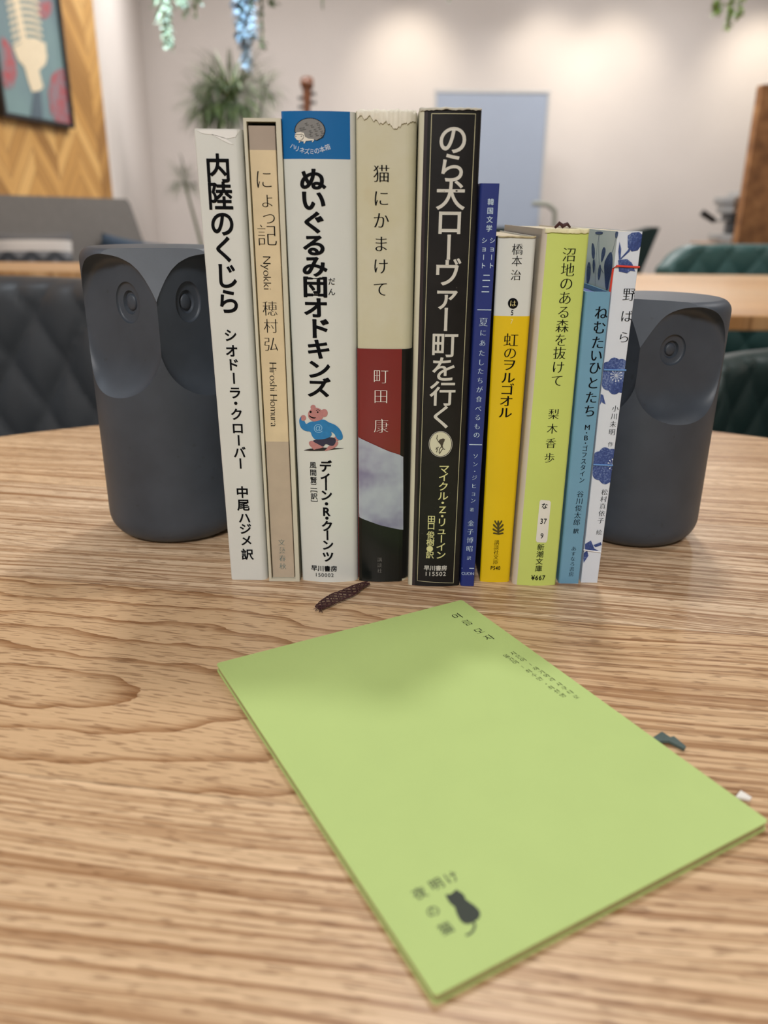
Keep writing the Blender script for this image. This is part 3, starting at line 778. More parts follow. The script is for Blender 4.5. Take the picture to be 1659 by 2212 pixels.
# 4 cream hardcover with a torn head and a red band
k4 = Book([(775, 1253), (881, 1254), (768, 241), (903, 241)], .130, .0010, (.0010, .0042))
r = empty('cream_hardcover_book', k4.base); tag(r, 'cream hardcover with a torn top edge and dark red paper band', 'book')
def cream_stained():
    k = NT('stained_cream_jacket'); c = k.coord()
    n1 = k.noise(c, 22, 4, .6); n2 = k.noise(c, 500, 2)
    col = k.ramp(n1, [(.35, srgb(196, 193, 172)), (.60, srgb(190, 185, 156)), (.75, srgb(178, 162, 120))])
    col = k.mix(k.math('MULTIPLY', n2, .15), col, srgb(170, 160, 130)); return k.out(col, .5)
k4.shell('jacket', [cream_stained()], r, th=.0014); k4.pages(r, PAGES, .0016, .003)
zo = k4.locate(825, 753.6)[1]
OB, OR_ = mat('band_black', (10, 12, 13), .28, .1, coat=.2, spec=.3), mat('band_red', (112, 16, 20), .28, .06, 30, coat=.5)
k4.shell('paper_band', [OB, OR_], r, th=.0002, z0=.0012, z1=zo, out=.00025, al=(.80,), pick=lambda sd, a, z: 1 if (sd == 0 and a < .80) else 0, depth=.06)
L = Lettering(k4); L.l = 0
def lav():
    k = NT('band_lavender'); c = k.coord(); n1 = k.noise(c, 55, 3)
    return k.out(k.ramp(n1, [(.35, srgb(112, 108, 140)), (.5, srgb(150, 156, 172)), (.65, srgb(168, 178, 186))]), .3, coat=.5)
L.poly([(768, 940), (800, 956), (840, 974), (862, 981), (871, 986), (871, 1143), (850, 1140), (820, 1133), (795, 1124), (768, 1112)], lift=.0005); L.build('band_pale_print', lav(), r)
L = Lettering(k4)
L.poly([(768, 1112), (795, 1124), (820, 1133), (850, 1140), (870, 1143), (868, 1253), (768, 1252)], lift=.00055); L.build('band_dark_print', mat('band_dark_green', (16, 21, 19), .3, .2, 40, coat=.1, spec=.3), r)
L = Lettering(k4)
L.run('猫にかまけて', (824, 375), (822, 624), 38, 35, ys=[375, 428, 476, 526.6, 574.7, 624], sty='m'); L.build('title_lettering', INK, r)
L = Lettering(k4)
L.char('町', 822.7, 812, 35, 'ml'); L.char('田', 822.7, 855.3, 34, 'ml'); L.char('康', 823.5, 919, 34, 'ml')
for i in range(len(L.vs)): L.vs[i] = L.vs[i] + Vector((0, -.0005, 0))
L.build('author_lettering', mat('white_print', (226, 224, 218), .4, .02), r)
L = Lettering(k4); L.run('講談社', (820, 1207), (820, 1231), 11, sty='ml')
for i in range(len(L.vs)): L.vs[i] = L.vs[i] + Vector((0, -.0007, 0))
L.build('publisher_lettering', mat('dim_print', (130, 128, 122), .4, .02), r)
def ragged(k, name, parent, m, n=30, amp=.0022, drop=.004, a0=0.0, a1=1.0, over=.0004, seed=1):
    """crumpled, torn paper along the head of a spine"""
    rd = random.Random(seed); vs = []; fs = []
    wk = [rd.uniform(.3, 1)]
    for i in range(n): wk.append(min(1, max(.25, wk[-1] + rd.uniform(-.13, .13))))
    for i in range(n + 1):
        a = a0 + (a1 - a0) * i / n; z = k.H
        p0 = k.pt(a, z, .0003); p0.z = z - drop * wk[i]; p0.y -= .0002
        w2, w3 = .5 + .5 * math.sin(i * .9 + seed) * math.sin(i * .37 + 2 * seed), .5 + .5 * math.sin(i * .55 + 3 * seed) * math.sin(i * .23)
        p1 = k.pt(a, z, .0004 + .0006 * w2 + rd.uniform(0, .0001)); p1.z = z - drop * .2 * w3
        p2 = k.pt(a, z, .0001 + .0004 * w3); p2.z = z + amp * (.15 + .7 * w2 * w3) + rd.uniform(0, amp * .12)
        p3 = k.pt(a, z, -.003); p3.z = z + amp * .25 * w3
        vs += [p0, p1, p2, p3]
    for i in range(n):
        for j in range(3): fs.append((i * 4 + j, (i + 1) * 4 + j, (i + 1) * 4 + j + 1, i * 4 + j + 1))
    return link(name, mesh(name, vs, fs, True), m, parent)
TORN = mat('torn_paper', (216, 211, 194), .8, .06, 200)
ragged(k4, 'torn_edge', r, TORN, 64, .0014, .0058, .02, .99, seed=4)

# 5 black novel
k5 = Book([(881, 1263), (993, 1265), (906, 234), (1042, 235)], .130, .0012, (.0014, .0012))
r = empty('black_novel', k5.base); tag(r, 'thick black book with a thin pale frame line and a round emblem', 'book')
def blackcover():
    k = NT('worn_black_print'); c = k.coord()
    n1 = k.noise(c, 60, 4, .6); col = k.ramp(n1, [(.3, srgb(14, 14, 14)), (.7, srgb(26, 25, 25))])
    scr = k.ramp(k.noise(c, 420, 3, .8), [(.70, (0, 0, 0, 1)), (.74, (1, 1, 1, 1))])
    col = k.mix(k.math('MULTIPLY', scr, .35), col, srgb(120, 116, 108)); return k.out(col, .42, spec=.3)
BKC = blackcover()
k5.shell('jacket', [C_cream, BKC, mat('purple_black_print', (36, 26, 30), .4, .1)], r, th=.0014, al=(.075, .13), pick=lambda sd, a, z: (0 if sd < 0 or a < .075 else (2 if a < .13 and sd == 0 else 1)))
k5.pages(r, PAGES, .0016, .003)
OFFW = mat('offwhite_print', (196, 194, 184), .5, .02)
L = Lettering(k5); L.line_px([(932.4, 245.6), (1027.3, 246.3), (979.2, 1259), (901.4, 1254)], 1.5, closed=True); L.build('frame_line', mat('pale_line_print', (176, 172, 138), .5, .02), r)
L = Lettering(k5)
L.run('のら犬ローヴァー町を行く', (978.5, 300), (954.5, 900), 66, 56, ys=[300, 362, 421, 478.5, 534, 588.6, 639, 690, 744, 797, 850, 900], sty='gm', xs=1.02); L.poly([(961, 408.6), (984, 408.8), (984, 415.6), (961, 415.4)], lift=.00003); L.build('title_lettering', OFFW, r)
L = Lettering(k5)
L.run('マイクル・Z・リューイン', (959.2, 1012.6), (952, 1198.4), 22, 21, ys=[1012.6, 1030.2, 1050.5, 1071, 1086, 1100.7, 1114.8, 1127.9, 1146, 1163.5, 1181, 1198.4], sty='gm', xs=1.1)
L.run('田口俊樹●訳', (931.8, 1121), (928.5, 1198.4), 18, ys=[1121, 1136, 1155, 1171, 1185, 1198.4], sty='gm'); L.build('author_lettering', mat('yellow_print', (206, 204, 142), .5, .02), r)
L = Lettering(k5); L.line('早川書房', 940.7, 1226.8, 12.6, sty='gb'); L.line('115502', 940.2, 1239.3, 13.6, sty='gm'); L.build('publisher_lettering', OFFW, r)
L = Lettering(k5); L.poly(circ(951.6, 959, 23.2, 40, 26)); L.build('emblem_disc', mat('emblem_cream', (200, 198, 172), .5, .03), r)
L = Lettering(k5); L.line_px(circ(951.6, 959, 25, 40, 27.6), .9, .00008, closed=True); L.build('emblem_ring', OFFW, r)
ez_ = lambda x, y: (740 + x / 3.687, 740 + y / 3.687)
L = Lettering(k5)
for pl in ([(755, 735), (750, 765), (762, 785), (785, 792), (790, 800)], [(800, 765), (812, 768), (808, 785), (790, 800), (785, 830), (770, 850), (768, 880)], [(790, 810), (800, 840), (780, 870), (772, 885)], [(765, 830), (750, 842), (742, 852)], [(745, 835), (755, 850), (748, 872)], [(785, 775), (800, 770)], [(800, 845), (815, 850)]):
    L.line_px([ez_(*q) for q in pl], 1.6, .0001)
L.poly([ez_(*q) for q in [(775, 770), (800, 762), (812, 772), (805, 795), (797, 820), (800, 838), (785, 835), (780, 812), (770, 800), (760, 790)]], lift=.0001)
L.build('emblem_figure', mat('sepia_print', (60, 52, 40), .5, .02), r)
ragged(k5, 'worn_edge', r, mat('worn_edge_paper', (186, 182, 168), .8, .08, 200), 40, .0006, .0016, .0, 1.0, seed=9)

# 6 thin blue paperback
k6 = Book([(994, 1265.5), (1024, 1266), (1037, 396), (1080, 396)], .112, 0, (.0012, .0003))
r = empty('blue_paperback', k6.base); tag(r, 'thin royal blue paperback with small pale lettering beside the black book', 'book')
k6.shell('cover', [mat('royal_blue_cover', (24, 42, 112), .42, .05, 40)], r, th=.0004); k6.pages(r, PAGES, .0005, .0004)
LB = mat('pale_blue_print', (190, 210, 224), .5, .02)
L = Lettering(k6)
L.run('韓国文学', (1060, 436.2), (1056.5, 493.2), 14.5, 14, sty='g')
L.run('ショート', (1063.6, 519.2), (1060.8, 573.7), 13, sty='g'); L.run('ショート', (1046.3, 519.2), (1043.5, 573.7), 13, sty='g')
L.char('二', 1050.6, 599.7, 18, 'g'); L.char('二', 1048.6, 624.3, 18, 'g')
L.line_px([(1031, 669), (1061, 669.4)], 1.8); L.line_px([(1013.5, 960), (1041.2, 960.6)], 1.8); L.line_px([(997.7, 1227), (1024, 1227.4)], 1.6)
L.char('夏', 1044.3, 695.2, 20, 'm')
L.run('にあたしたちが食べるもの', (1043.5, 718.7), (1029.4, 939.2), 15, 14.5, ys=[718.7, 740.8, 762.3, 782.5, 801.5, 821.8, 841.3, 862, 882.3, 901.3, 921, 939.2], sty='m')
L.build('title_lettering', LB, r)
L = Lettering(k6)
L.run('ソン・ジヒョン', (1027.3, 984.8), (1021.8, 1081), 12.5, 12, ys=[984.8, 1002.5, 1017.7, 1031.6, 1049.4, 1065.8, 1081], sty='m'); L.char('著', 1019.2, 1100.8, 9.5, 'm')
L.run('金子博昭', (1017.2, 1129.9), (1014.2, 1184.8), 15, sty='m'); L.char('訳', 1013, 1205, 9.5, 'm'); L.line('CUON', 1010.4, 1238.5, 9.5, sty='m'); L.build('author_lettering', LB, r)

# 7 yellow pocket book
k7 = Book([(1036, 1255), (1102, 1257), (1075, 509), (1160, 512)], .104, .0008, (.0008, .0016))
r = empty('yellow_pocket_book', k7.base); tag(r, 'yellow pocket book with a white upper third and leaf emblem', 'book')
zy = k7.locate(1106, 683)[1]
k7.shell('cover', [C_white, mat('yellow_print_cover', (216, 182, 4), .4, .03, 30), C_blk], r, th=.0004, zl=(zy,), pick=lambda sd, a, z: 2 if sd < 0 else (1 if z < zy else 0)); k7.pages(r, PAGES, .0005, .0006)
L = Lettering(k7)
L.run('虹の', (1103.8, 734.4), (1102, 762.3), 32, 29, sty='m', xs=1.05)
L.run('ヲルゴオル', (1100, 787.6), (1091.4, 891), 28, 27, ys=[787.6, 815.5, 841, 866, 891], sty='mb', xs=1.15); L.build('title_lettering', INK, r)
L = Lettering(k7)
L.char('橋', 1117.7, 538.2, 25, 'm'); L.char('本', 1116.5, 563.5, 24, 'm'); L.char('治', 1114.4, 594, 24, 'm')
L.poly(circ(1108, 655.2, 11, 28, 11.6)); L.char('5', 1106.3, 675, 15, 'g', .8); L.build('author_lettering', INK, r)
L = Lettering(k7); L.char('は', 1108, 655.2, 15, 'm')
for i in range(len(L.vs)): L.vs[i] = L.vs[i] + Vector((0, -.0001, 0))
L.char('7', 1105.3, 694, 15, 'g', .8); L.build('number_lettering', mat('cream_print', (226, 214, 150), .5, .02), r)
L = Lettering(k7)
lz = lambda x, y: (980 + x / 3.95, 800 + y / 3.95)
L.poly([lz(*q) for q in [(375, 1280), (385, 1280), (390, 1300), (388, 1400), (380, 1402), (372, 1400), (370, 1300)]])
for sg in (-1, 1):
    for (y0, dx, dy, w_) in ((1325, 30, -36, 7), (1352, 42, -32, 7), (1375, 46, -18, 6), (1392, 42, -2, 5)):
        L.poly([lz(*q) for q in [(380 + sg * 2, y0 + w_ + 4), (380 + sg * dx, y0 + dy + w_), (380 + sg * (dx + 5), y0 + dy - w_), (380 + sg * (dx - 6), y0 + dy - w_ - 4), (380 + sg * 3, y0 - w_)]], lift=.00004 * sg + .00005)
L.build('leaf_emblem', mat('olive_print', (70, 62, 14), .5, .02), r)
L = Lettering(k7); L.run('講談社文庫', (1072.9, 1171.4), (1070.6, 1213.9), 12, sty='m'); L.line('P540', 1070.4, 1226.6, 12.5, sty='gb', xs=.75); L.build('publisher_lettering', INK, r)
ragged(k7, 'worn_edge', r, mat('browned_paper', (178, 166, 132), .8, .1, 300), 26, .0005, .0009, 0, 1, seed=3)

# 8 green pocket book
k8 = Book([(1106, 1262), (1201, 1263), (1172, 495), (1275, 494)], .105, .0012, (.0022, .0010))
r = empty('green_pocket_book', k8.base); tag(r, 'thick lime green pocket book with a white number patch near its foot', 'book')
C_beige = mat('beige_cover', (196, 186, 170), .5, .04, 30); C_lime = mat('lime_print', (190, 204, 106), .42, .03, 30)
k8.shell('cover', [C_beige, C_lime], r, th=.0004, al=(.10,), pick=lambda sd, a, z: 1 if (sd > 0 or (sd == 0 and a > .10)) else 0); k8.pages(r, PAGES, .0005, .0006)
L = Lettering(k8)
L.run('沼地のある森を抜けて', (1229.5, 550), (1203, 821.8), 31.5, 29, ys=[550, 582.5, 612.4, 643.3, 673.7, 704, 734, 762.3, 792.7, 821.8], sty='m'); L.build('title_lettering', INK, r)
L = Lettering(k8)
L.run('梨木香歩', (1196, 894.2), (1186.8, 988.6), 25, 24, sty='m'); L.build('author_lettering', INK, r)
L = Lettering(k8)
L.poly([(1168, 1079.5), (1187, 1081), (1189.8, 1085), (1182, 1167), (1179, 1171.8), (1160, 1171), (1157.4, 1167), (1165.6, 1083)]); L.build('number_patch', mat('white_patch', (216, 213, 204), .5, .02), r)
L = Lettering(k8); L.char('な', 1176.2, 1092.4, 15, 'gm'); L.line('37', 1173.7, 1125.3, 17, sty='gm', xs=.8); L.line('9', 1170.4, 1157, 17, sty='gm', xs=.8)
for i in range(len(L.vs)): L.vs[i] = L.vs[i] + Vector((0, -.0001, 0))
L.run('新潮文庫', (1168, 1181.8), (1163.5, 1227.8), 16, sty='g'); L.line('¥667', 1162.8, 1247.6, 15.5, sty='gb', xs=.85); L.build('publisher_lettering', INK, r)
ragged(k8, 'worn_edge', r, mat('pale_worn_paper', (214, 208, 168), .8, .08, 300), 30, .0004, .0016, .05, 1, seed=6)
C_rib = mat('dark_brown_ribbon', (62, 30, 30), .7, .15, 400)
mb = MB(); q = k8.pt(.42, k8.H, .001) + Vector((0, .003, .0004))
mb.tube([q + Vector((-.0028, .0, 0)), q + Vector((-.0014, -.001, .0016)), q + Vector((0, -.0004, .0006)), q + Vector((.0016, -.001, .0014)), q + Vector((.003, .0002, .0002))], [.0005, .0008, .0009, .0007, .0004], 8); mb.build('ribbon_knot', C_rib, r, True)

# 9 light blue book
k9 = Book([(1206, 1260), (1250, 1261), (1264, 629), (1320, 632)], .118, 0, (.0012, .0003))
r = empty('light_blue_book', k9.base); tag(r, 'short sky blue hardback, lowest book of the row', 'book')
C_sky = mat('sky_blue_cover', (104, 150, 176), .45, .04, 50)
k9.shell('cover', [C_sky], r, th=.0009); k9.pages(r, mat('blue_page_edges', (84, 96, 156), .8, .1, 400), .0012, .0018)
L = Lettering(k9)
L.run('ねむたいひとたち', (1298.7, 675), (1273.5, 887.3), 31, 29, ys=[675, 707, 739.5, 767.3, 794, 826.8, 858, 887.3], sty='mb', xs=.95); L.build('title_lettering', INK, r)
L = Lettering(k9)
L.line('M', 1268.6, 922.8, 16, sty='mb'); L.char('・', 1267, 934.7, 12, 'g'); L.line('B', 1266, 945.6, 16, sty='mb')
L.run('・ゴフスタイン', (1264.5, 957), (1256.5, 1036.7), 14, ys=[957, 968.4, 982.3, 996, 1009.6, 1023, 1036.7], sty='mb', xs=.9)
L.run('谷川俊太郎', (1253.4, 1067), (1245.8, 1127.8), 16, sty='m'); L.char('訳', 1244, 1146.8, 12, 'gm')
L.run('あすなろ書房', (1239.5, 1184.8), (1234, 1240), 11.5, sty='m'); L.build('author_lettering', INK, r)

# 10 white book with blue flowers
k10 = Book([(1254, 1258), (1291, 1259), (1334, 500), (1389, 500)], .128, 0, (.0004, .0003))
r = empty('floral_book', k10.base); tag(r, 'slim white book printed with dark blue flowers, rightmost of the row', 'book')
C_fl = mat('pale_flower_paper', (204, 211, 220), .6, .02, 60)
k10.shell('cover', [C_fl], r, th=.0003); k10.pages(r, PAGES, .0004, .0003)
def floral_blue():
    k = NT('printed_indigo'); c = k.coord(); n1 = k.noise(c, 1400, 2); n2 = k.noise(c, 90, 2)
    f = k.math('ADD', k.math('MULTIPLY', n1, .5), k.math('MULTIPLY', n2, .5))
    return k.out(k.ramp(f, [(.38, srgb(34, 54, 110)), (.52, srgb(54, 76, 134)), (.64, srgb(110, 128, 168))]), .6)
FB = floral_blue()
fz = lambda x, y: (1000 + x / 3.95, 380 + y / 3.95)
fy = lambda x, y: (980 + x / 3.95, 800 + y / 3.95)
def petals(u, v, r, n=9, amp=.12, ph=0):
    return [(u + r * .92 * (1 + amp * abs(math.sin(n * t / 2 + ph))) * math.cos(t), v + r * (1 + amp * abs(math.sin(n * t / 2 + ph))) * math.sin(t)) for t in [2 * math.pi * i / 72 for i in range(72)]]
L = Lettering(k10)
L = Lettering(k10); L.poly(petals(1331, 812, 36)); L.build('flower_print', FB, r)
L = Lettering(k10); L.poly(petals(1311, 1006, 36)); L.build('flower_print', FB, r)
L = Lettering(k10); L.poly([fz(*q) for q in [(1405, 510), (1440, 485), (1500, 478), (1533, 500), (1525, 600), (1490, 635), (1440, 645), (1405, 610)]]); L.build('flower_print', FB, r)
L = Lettering(k10); L.poly([fz(*q) for q in [(1418, 615), (1425, 640), (1360, 700), (1325, 735), (1322, 722), (1355, 690), (1400, 640)]], lift=.00004); L.build('flower_print', FB, r)
L = Lettering(k10); L.poly([fz(*q) for q in [(1325, 735), (1340, 715), (1400, 710), (1440, 740), (1470, 815), (1430, 808), (1400, 830), (1330, 815)]], lift=.00003); L.build('flower_print', FB, r)
L = Lettering(k10); L.poly([fz(*q) for q in [(1335, 560), (1350, 620), (1345, 700), (1330, 720), (1325, 640)]]); L.build('flower_print', FB, r)
L = Lettering(k10); L.poly([fy(*q) for q in [(1120, 1480), (1170, 1450), (1200, 1520), (1240, 1540), (1120, 1530)]]); L.build('flower_print', FB, r)
L = Lettering(k10); L.poly([fy(*q) for q in [(1190, 1490), (1255, 1465), (1262, 1490), (1210, 1508)]]); L.build('flower_print', FB, r)
L = Lettering(k10); L.poly([fy(*q) for q in [(1085, 1560), (1140, 1540), (1150, 1580), (1110, 1640), (1085, 1600)]]); L.build('flower_print', FB, r)
L = Lettering(k10); L.poly([fy(*q) for q in [(1245, 200), (1275, 210), (1295, 290), (1260, 270), (1245, 300)]]); L.build('flower_print', FB, r)
for (cu_, cv_), sc in (((1331, 811), 1), ((1324, 1003), .9)):
    L = Lettering(k10)
    for i in range(11):
        a = 2 * math.pi * i / 11; e = (cu_ + 12 * sc * math.cos(a), cv_ + 12.5 * sc * math.sin(a))
        L.line_px([(cu_, cv_), e], .7, .00008); L.poly(circ(*e, 1.5, 8), lift=.0001)
    L.build('stamen_print', mat('pale_stamen_print', (206, 214, 224), .6, .02), r)
L = Lettering(k10)
L.char('野', 1359.5, 635.7, 30, 'm'); L.char('ば', 1354, 682.5, 28, 'm'); L.char('ら', 1347.5, 728.1, 27, 'm'); L.build('title_lettering', INK, r)
L = Lettering(k10)
L.run('小川未明', (1328.9, 882.3), (1321.8, 932.9), 15, sty='m'); L.char('作', 1318.7, 959.5, 12, 'm')
L.run('松村真依子', (1305.8, 1062.8), (1297.7, 1124), 15, sty='m'); L.char('絵', 1293.9, 1149.4, 13, 'm'); L.build('author_lettering', INK, r)
# the left cover carries flowers too
Sd = Flat((k10.xl(.1), k10.Y0, 0), (0, -1, 0), Vector((k10.xl1 - k10.xl0, 0, k10.H)), base=k10.base, l=.0001)
Sd.O = Vector((k10.xl0, k10.Y0, 0)); Sd.n = Vector((-1, 0, (k10.xl1 - k10.xl0) / k10.H)).normalized()
L = Lettering(Sd)
for pl in ([(1205, 745), (1230, 690), (1262, 640), (1280, 680), (1275, 800), (1250, 900), (1240, 975), (1218, 970), (1210, 850)], [(1058, 780), (1075, 725), (1093, 760), (1090, 860), (1070, 925), (1055, 910)], [(1098, 580), (1115, 570), (1130, 640), (1122, 720), (1100, 690)], [(1185, 640), (1205, 600), (1222, 630), (1205, 700), (1178, 750)], [(1105, 730), (1125, 700), (1130, 780), (1115, 850)], [(1160, 770), (1180, 750), (1178, 840), (1160, 900), (1150, 850)], [(1128, 475), (1200, 475), (1190, 500), (1135, 500)], [(1300, 475), (1330, 475), (1322, 520), (1302, 540)]):
    L.poly(soft([fz(*q) for q in pl], 1))
for pl in ([(1163, 500), (1145, 620), (1132, 780), (1130, 940)], [(1163, 500), (1160, 640), (1165, 760), (1200, 830)], [(1305, 540), (1285, 620), (1262, 680)]): L.line_px([fz(*q) for q in pl], 1.4)
L.build('cover_flower_print', FB, r)
def string(name, pts, m, rad=.00035):
    mb = MB(); mb.tube(pts, rad, 8); return mb.build(name, m, r, True)
RED, BLU, WHI = mat('red_thread', (206, 56, 36), .6, .05), mat('blue_thread', (96, 140, 196), .6, .1, 900), mat('white_thread', (222, 222, 224), .6, .05)
def sp10(u, v, o=.0004):
    p = at(u, v, k10.Y0); return Vector((p.x, k10.Y0 - o, p.z)) - k10.base
sd10 = lambda u, v: Sd.hit(u, v) + Sd.n * .0003 - k10.base
string('red_binding_thread', [sp10(1381, 577), sp10(1331, 574.5, .0005), sd10(1326, 580), sd10(1318, 640)], RED, .0004)
string('blue_binding_thread', [sp10(1352, 799.5), sp10(1304, 798.5)], BLU); string('blue_binding_thread', [sp10(1323, 1005), sp10(1281, 1003)], BLU)
string('white_binding_thread', [sp10(1298, 1192), sp10(1260, 1187)], WHI, .0003)

# ribbon bookmark of the cream hardcover, lying on the table
def pxg(u, v, z=.0008): return ground(u, v, z)
mb = MB()
cl = [pxg(795, 1262), pxg(775, 1270), pxg(752, 1283), pxg(728, 1293), pxg(706, 1305), pxg(688, 1316)]
wd_ = [.0012, .0024, .0036, .0038, .0032, .0018]
def cat(pts, n=8):
    r_ = []
    for i in range(len(pts) - 1):
        p0, p1, p2, p3 = pts[max(i - 1, 0)], pts[i], pts[i + 1], pts[min(i + 2, len(pts) - 1)]
        for j in range(n):
            t_ = j / n; r_.append(.5 * ((2 * p1) + (p2 - p0) * t_ + (2 * p0 - 5 * p1 + 4 * p2 - p3) * t_ ** 2 + (3 * p1 - p0 - 3 * p2 + p3) * t_ ** 3))
    return r_ + [pts[-1]]
cc = cat(cl); ww = [wd_[min(int(i / 8), 5)] + (wd_[min(int(i / 8) + 1, 5)] - wd_[min(int(i / 8), 5)]) * (i % 8) / 8 for i in range(len(cc))]
base_rb = Vector((cc[16].x, cc[16].y, 0))
for s_ in range(11):
    ph = 2 * math.pi * s_ / 11; pts = []
    for i, p in enumerate(cc):
        t_ = (cc[min(i + 1, len(cc) - 1)] - cc[max(i - 1, 0)]).normalized(); nn = Vector((-t_.y, t_.x, 0))
        f = math.sin(ph + i * .33 * (1 if s_ % 2 else -1)); pts.append(p + nn * ww[i] * f + Vector((0, 0, .0004 + .0005 * (1 + math.cos(ph + i * .33 * (1 if s_ % 2 else -1))) * .7)) - base_rb)
    mb.tube(pts, .00022, 5)
rd = random.Random(2)
for i in range(26):
    p = cc[-1 - rd.randint(0, 6)]; a = rd.uniform(-.9, .9)
    dirv = (cc[-1] - cc[-6]).normalized(); e = p + Matrix.Rotation(a, 3, 'Z') @ dirv * rd.uniform(.001, .0045)
    mb.tube([p - base_rb, (p + e) / 2 + Vector((0, 0, .0006)) - base_rb, e - base_rb + Vector((0, 0, .0001))], .0001, 4)
o = mb.build('ribbon_bookmark', C_rib, None, True); o.location = base_rb; tag(o, 'frayed dark brown ribbon bookmark lying on the table before the cream hardcover', 'bookmark')

# ================================================================== the green book lying down
zg = .0030
qa, qb, qc, qd = [ground(u, v, zg) for u, v in ((464, 1433), (998, 1296), (1660, 1772), (944, 2152))]
ctr = (qa + qb + qc + qd) / 4
ex = ((qb - qa) + (qc - qd)).normalized(); ey = Vector((-ex.y, ex.x, 0))      # ex across, ey towards the head
Wg = ((qb - qa).length + (qc - qd).length) / 2; Hg = ((qc - qb).length + (qd - qa).length) / 2
gb_base = Vector((ctr.x, ctr.y, 0))
r = empty('green_booklet', gb_base); tag(r, 'slim lime green booklet lying flat on the table with a black cat mark', 'book')
Mg = Matrix((ex, ey, Vector((0, 0, 1)))).transposed().to_4x4()
def rrect(W, H, rad, n=6):
    p = []
    for cx_, cy_, a0 in ((W / 2 - rad, H / 2 - rad, 0), (-W / 2 + rad, H / 2 - rad, 90), (-W / 2 + rad, -H / 2 + rad, 180), (W / 2 - rad, -H / 2 + rad, 270)):
        for i in range(n + 1):
            a = math.radians(a0 + 90 * i / n); p.append((cx_ + rad * math.cos(a), cy_ + rad * math.sin(a)))
    return p
C_gcov = mat('lime_cover_card', (176, 198, 120), .62, .015, 60, bump=.08, bscale=1200)
mb = MB(); mb.prism(rrect(Wg, Hg, .0012), zg - .0004, zg, Mg); mb.build('front_cover', C_gcov, r)
mb = MB(); mb.prism(rrect(Wg - .0008, Hg - .0006, .001), .0006, zg - .0004, Mg); mb.build('page_block', mat('booklet_pages', (150, 140, 92), .9, .1, 600), r)
mb = MB(); mb.prism(rrect(Wg, Hg, .0012), .0001, .0006, Mg); mb.build('back_cover', C_gcov, r)
G = Flat((ctr.x, ctr.y, zg), ex, ey, base=gb_base, l=.00006)
L = Lettering(G)
g1 = lambda x, y: (900 + x / 4.1475, 1260 + y / 4.1475)
for ch, q in zip('여름모자', [(365, 293), (455, 352), (562, 427), (650, 485)]): L.char(ch, *g1(*q), 25, 'm')
L.build('title_lettering', INK, r)
L = Lettering(G)
for ch, q in zip('지은이|하기와라사쿠타로', [(868, 628), (915, 658), (955, 685), (1015, 725), (1072, 765), (1122, 797), (1167, 828), (1215, 862), (1280, 905), (1325, 940), (1378, 975), (1430, 1018)]): L.char(ch, *g1(*q), 15.5 if ch != '|' else 10, 'm')
for ch, q in zip('옮긴이|최수민・최선영', [(805, 652), (850, 682), (888, 708), (945, 748), (1005, 788), (1055, 822), (1103, 857), (1160, 903), (1205, 935), (1258, 968), (1310, 1005)]): L.char(ch, *g1(*q), 15.5 if ch != '|' else 10, 'm')
L.build('author_lettering', INK, r)
g2 = lambda x, y: (840 + x / 5.53, 1840 + y / 5.53)
L = Lettering(G)
for ch, q in zip('夜明けの猫', [(365, 495), (565, 385), (745, 305), (523, 708), (680, 915)]): L.char(ch, *g2(*q), 33, 'g')
L.build('cat_mark_lettering', mat('soft_grey_ink', (70, 78, 54), .6, .02), r)
L = Lettering(G)
L.poly([g2(*q) for q in [(672, 512), (690, 510), (735, 510), (785, 470), (810, 448), (830, 470), (870, 492), (900, 520), (918, 570), (960, 600), (1020, 640), (1080, 700), (1095, 750), (1075, 800), (1020, 840), (960, 866), (900, 862), (850, 820), (810, 740), (785, 660), (740, 625), (705, 580)]])
L.line_px([g2(*q) for q in [(1015, 845), (1028, 880), (1015, 930), (980, 975), (920, 1002)]], 5)
L.build('cat_mark', mat('cat_print', (44, 52, 42), .6, .02), r)
# corner of a picture and of a slip peeping out from beneath the booklet
GF = Flat((ctr.x, ctr.y, 0.0012), ex, ey, base=gb_base)
mb = MB()
def slip(name, pxs, z0, z1, m, label=None):
    mb = MB(); pts = [ground(u, v, z1) - gb_base for u, v in pxs]; mb.prism([(p.x, p.y) for p in pts], z0, z1)
    o = mb.build(name, m, r); 
    if label: o['label'] = label
slip('flap', [(1430, 1580), (1448, 1592), (1456, 1590), (1482, 1612), (1478, 1617), (1445, 1600), (1400, 1600)], .0007, .0016, mat('slate_print', (72, 88, 84), .6, .1, 300), 'dark grey printed flap')
slip('page_corner', [(1600, 1707), (1624, 1722), (1620, 1726), (1590, 1720)], .0009, .0017, mat('white_page', (226, 222, 214), .7, .02), 'white page corner')

# ================================================================== furniture behind the table
LIGHT_OAK = oak('light_oak_table', period=.14, phase=.02, ang=0, light=(214, 178, 134), dark=(178, 134, 88))
def leather(name, rgb, rough=.38): return mat(name, rgb, rough, .12, 14, bump=.12, bscale=260)
def table(name, x0, x1, y0, y1, top, th, m, label, group=None):
    r = empty(name, ((x0 + x1) / 2, (y0 + y1) / 2, FLOOR)); tag(r, label, 'table', group)
    H = top - FLOOR; W, D = x1 - x0, y1 - y0
    MB().box((0, 0, H - th / 2), (W, D, th), bev=.003).build('tabletop', m, r)
    for sx in (-1, 1):
        for sy in (-1, 1):
            MB().tube([(sx * (W / 2 - .08), sy * (D / 2 - .08), 0), (sx * (W / 2 - .10), sy * (D / 2 - .10), H - th)], .018, 12).build('leg', M_black, r, True)
    return r
ta = ground(1500, 680).y; tb = ground(1430, 592).y
table('long_table', .10, 2.3, ta, tb, 0, .026, LIGHT_OAK, 'light oak table standing behind the shorter owl at the right')
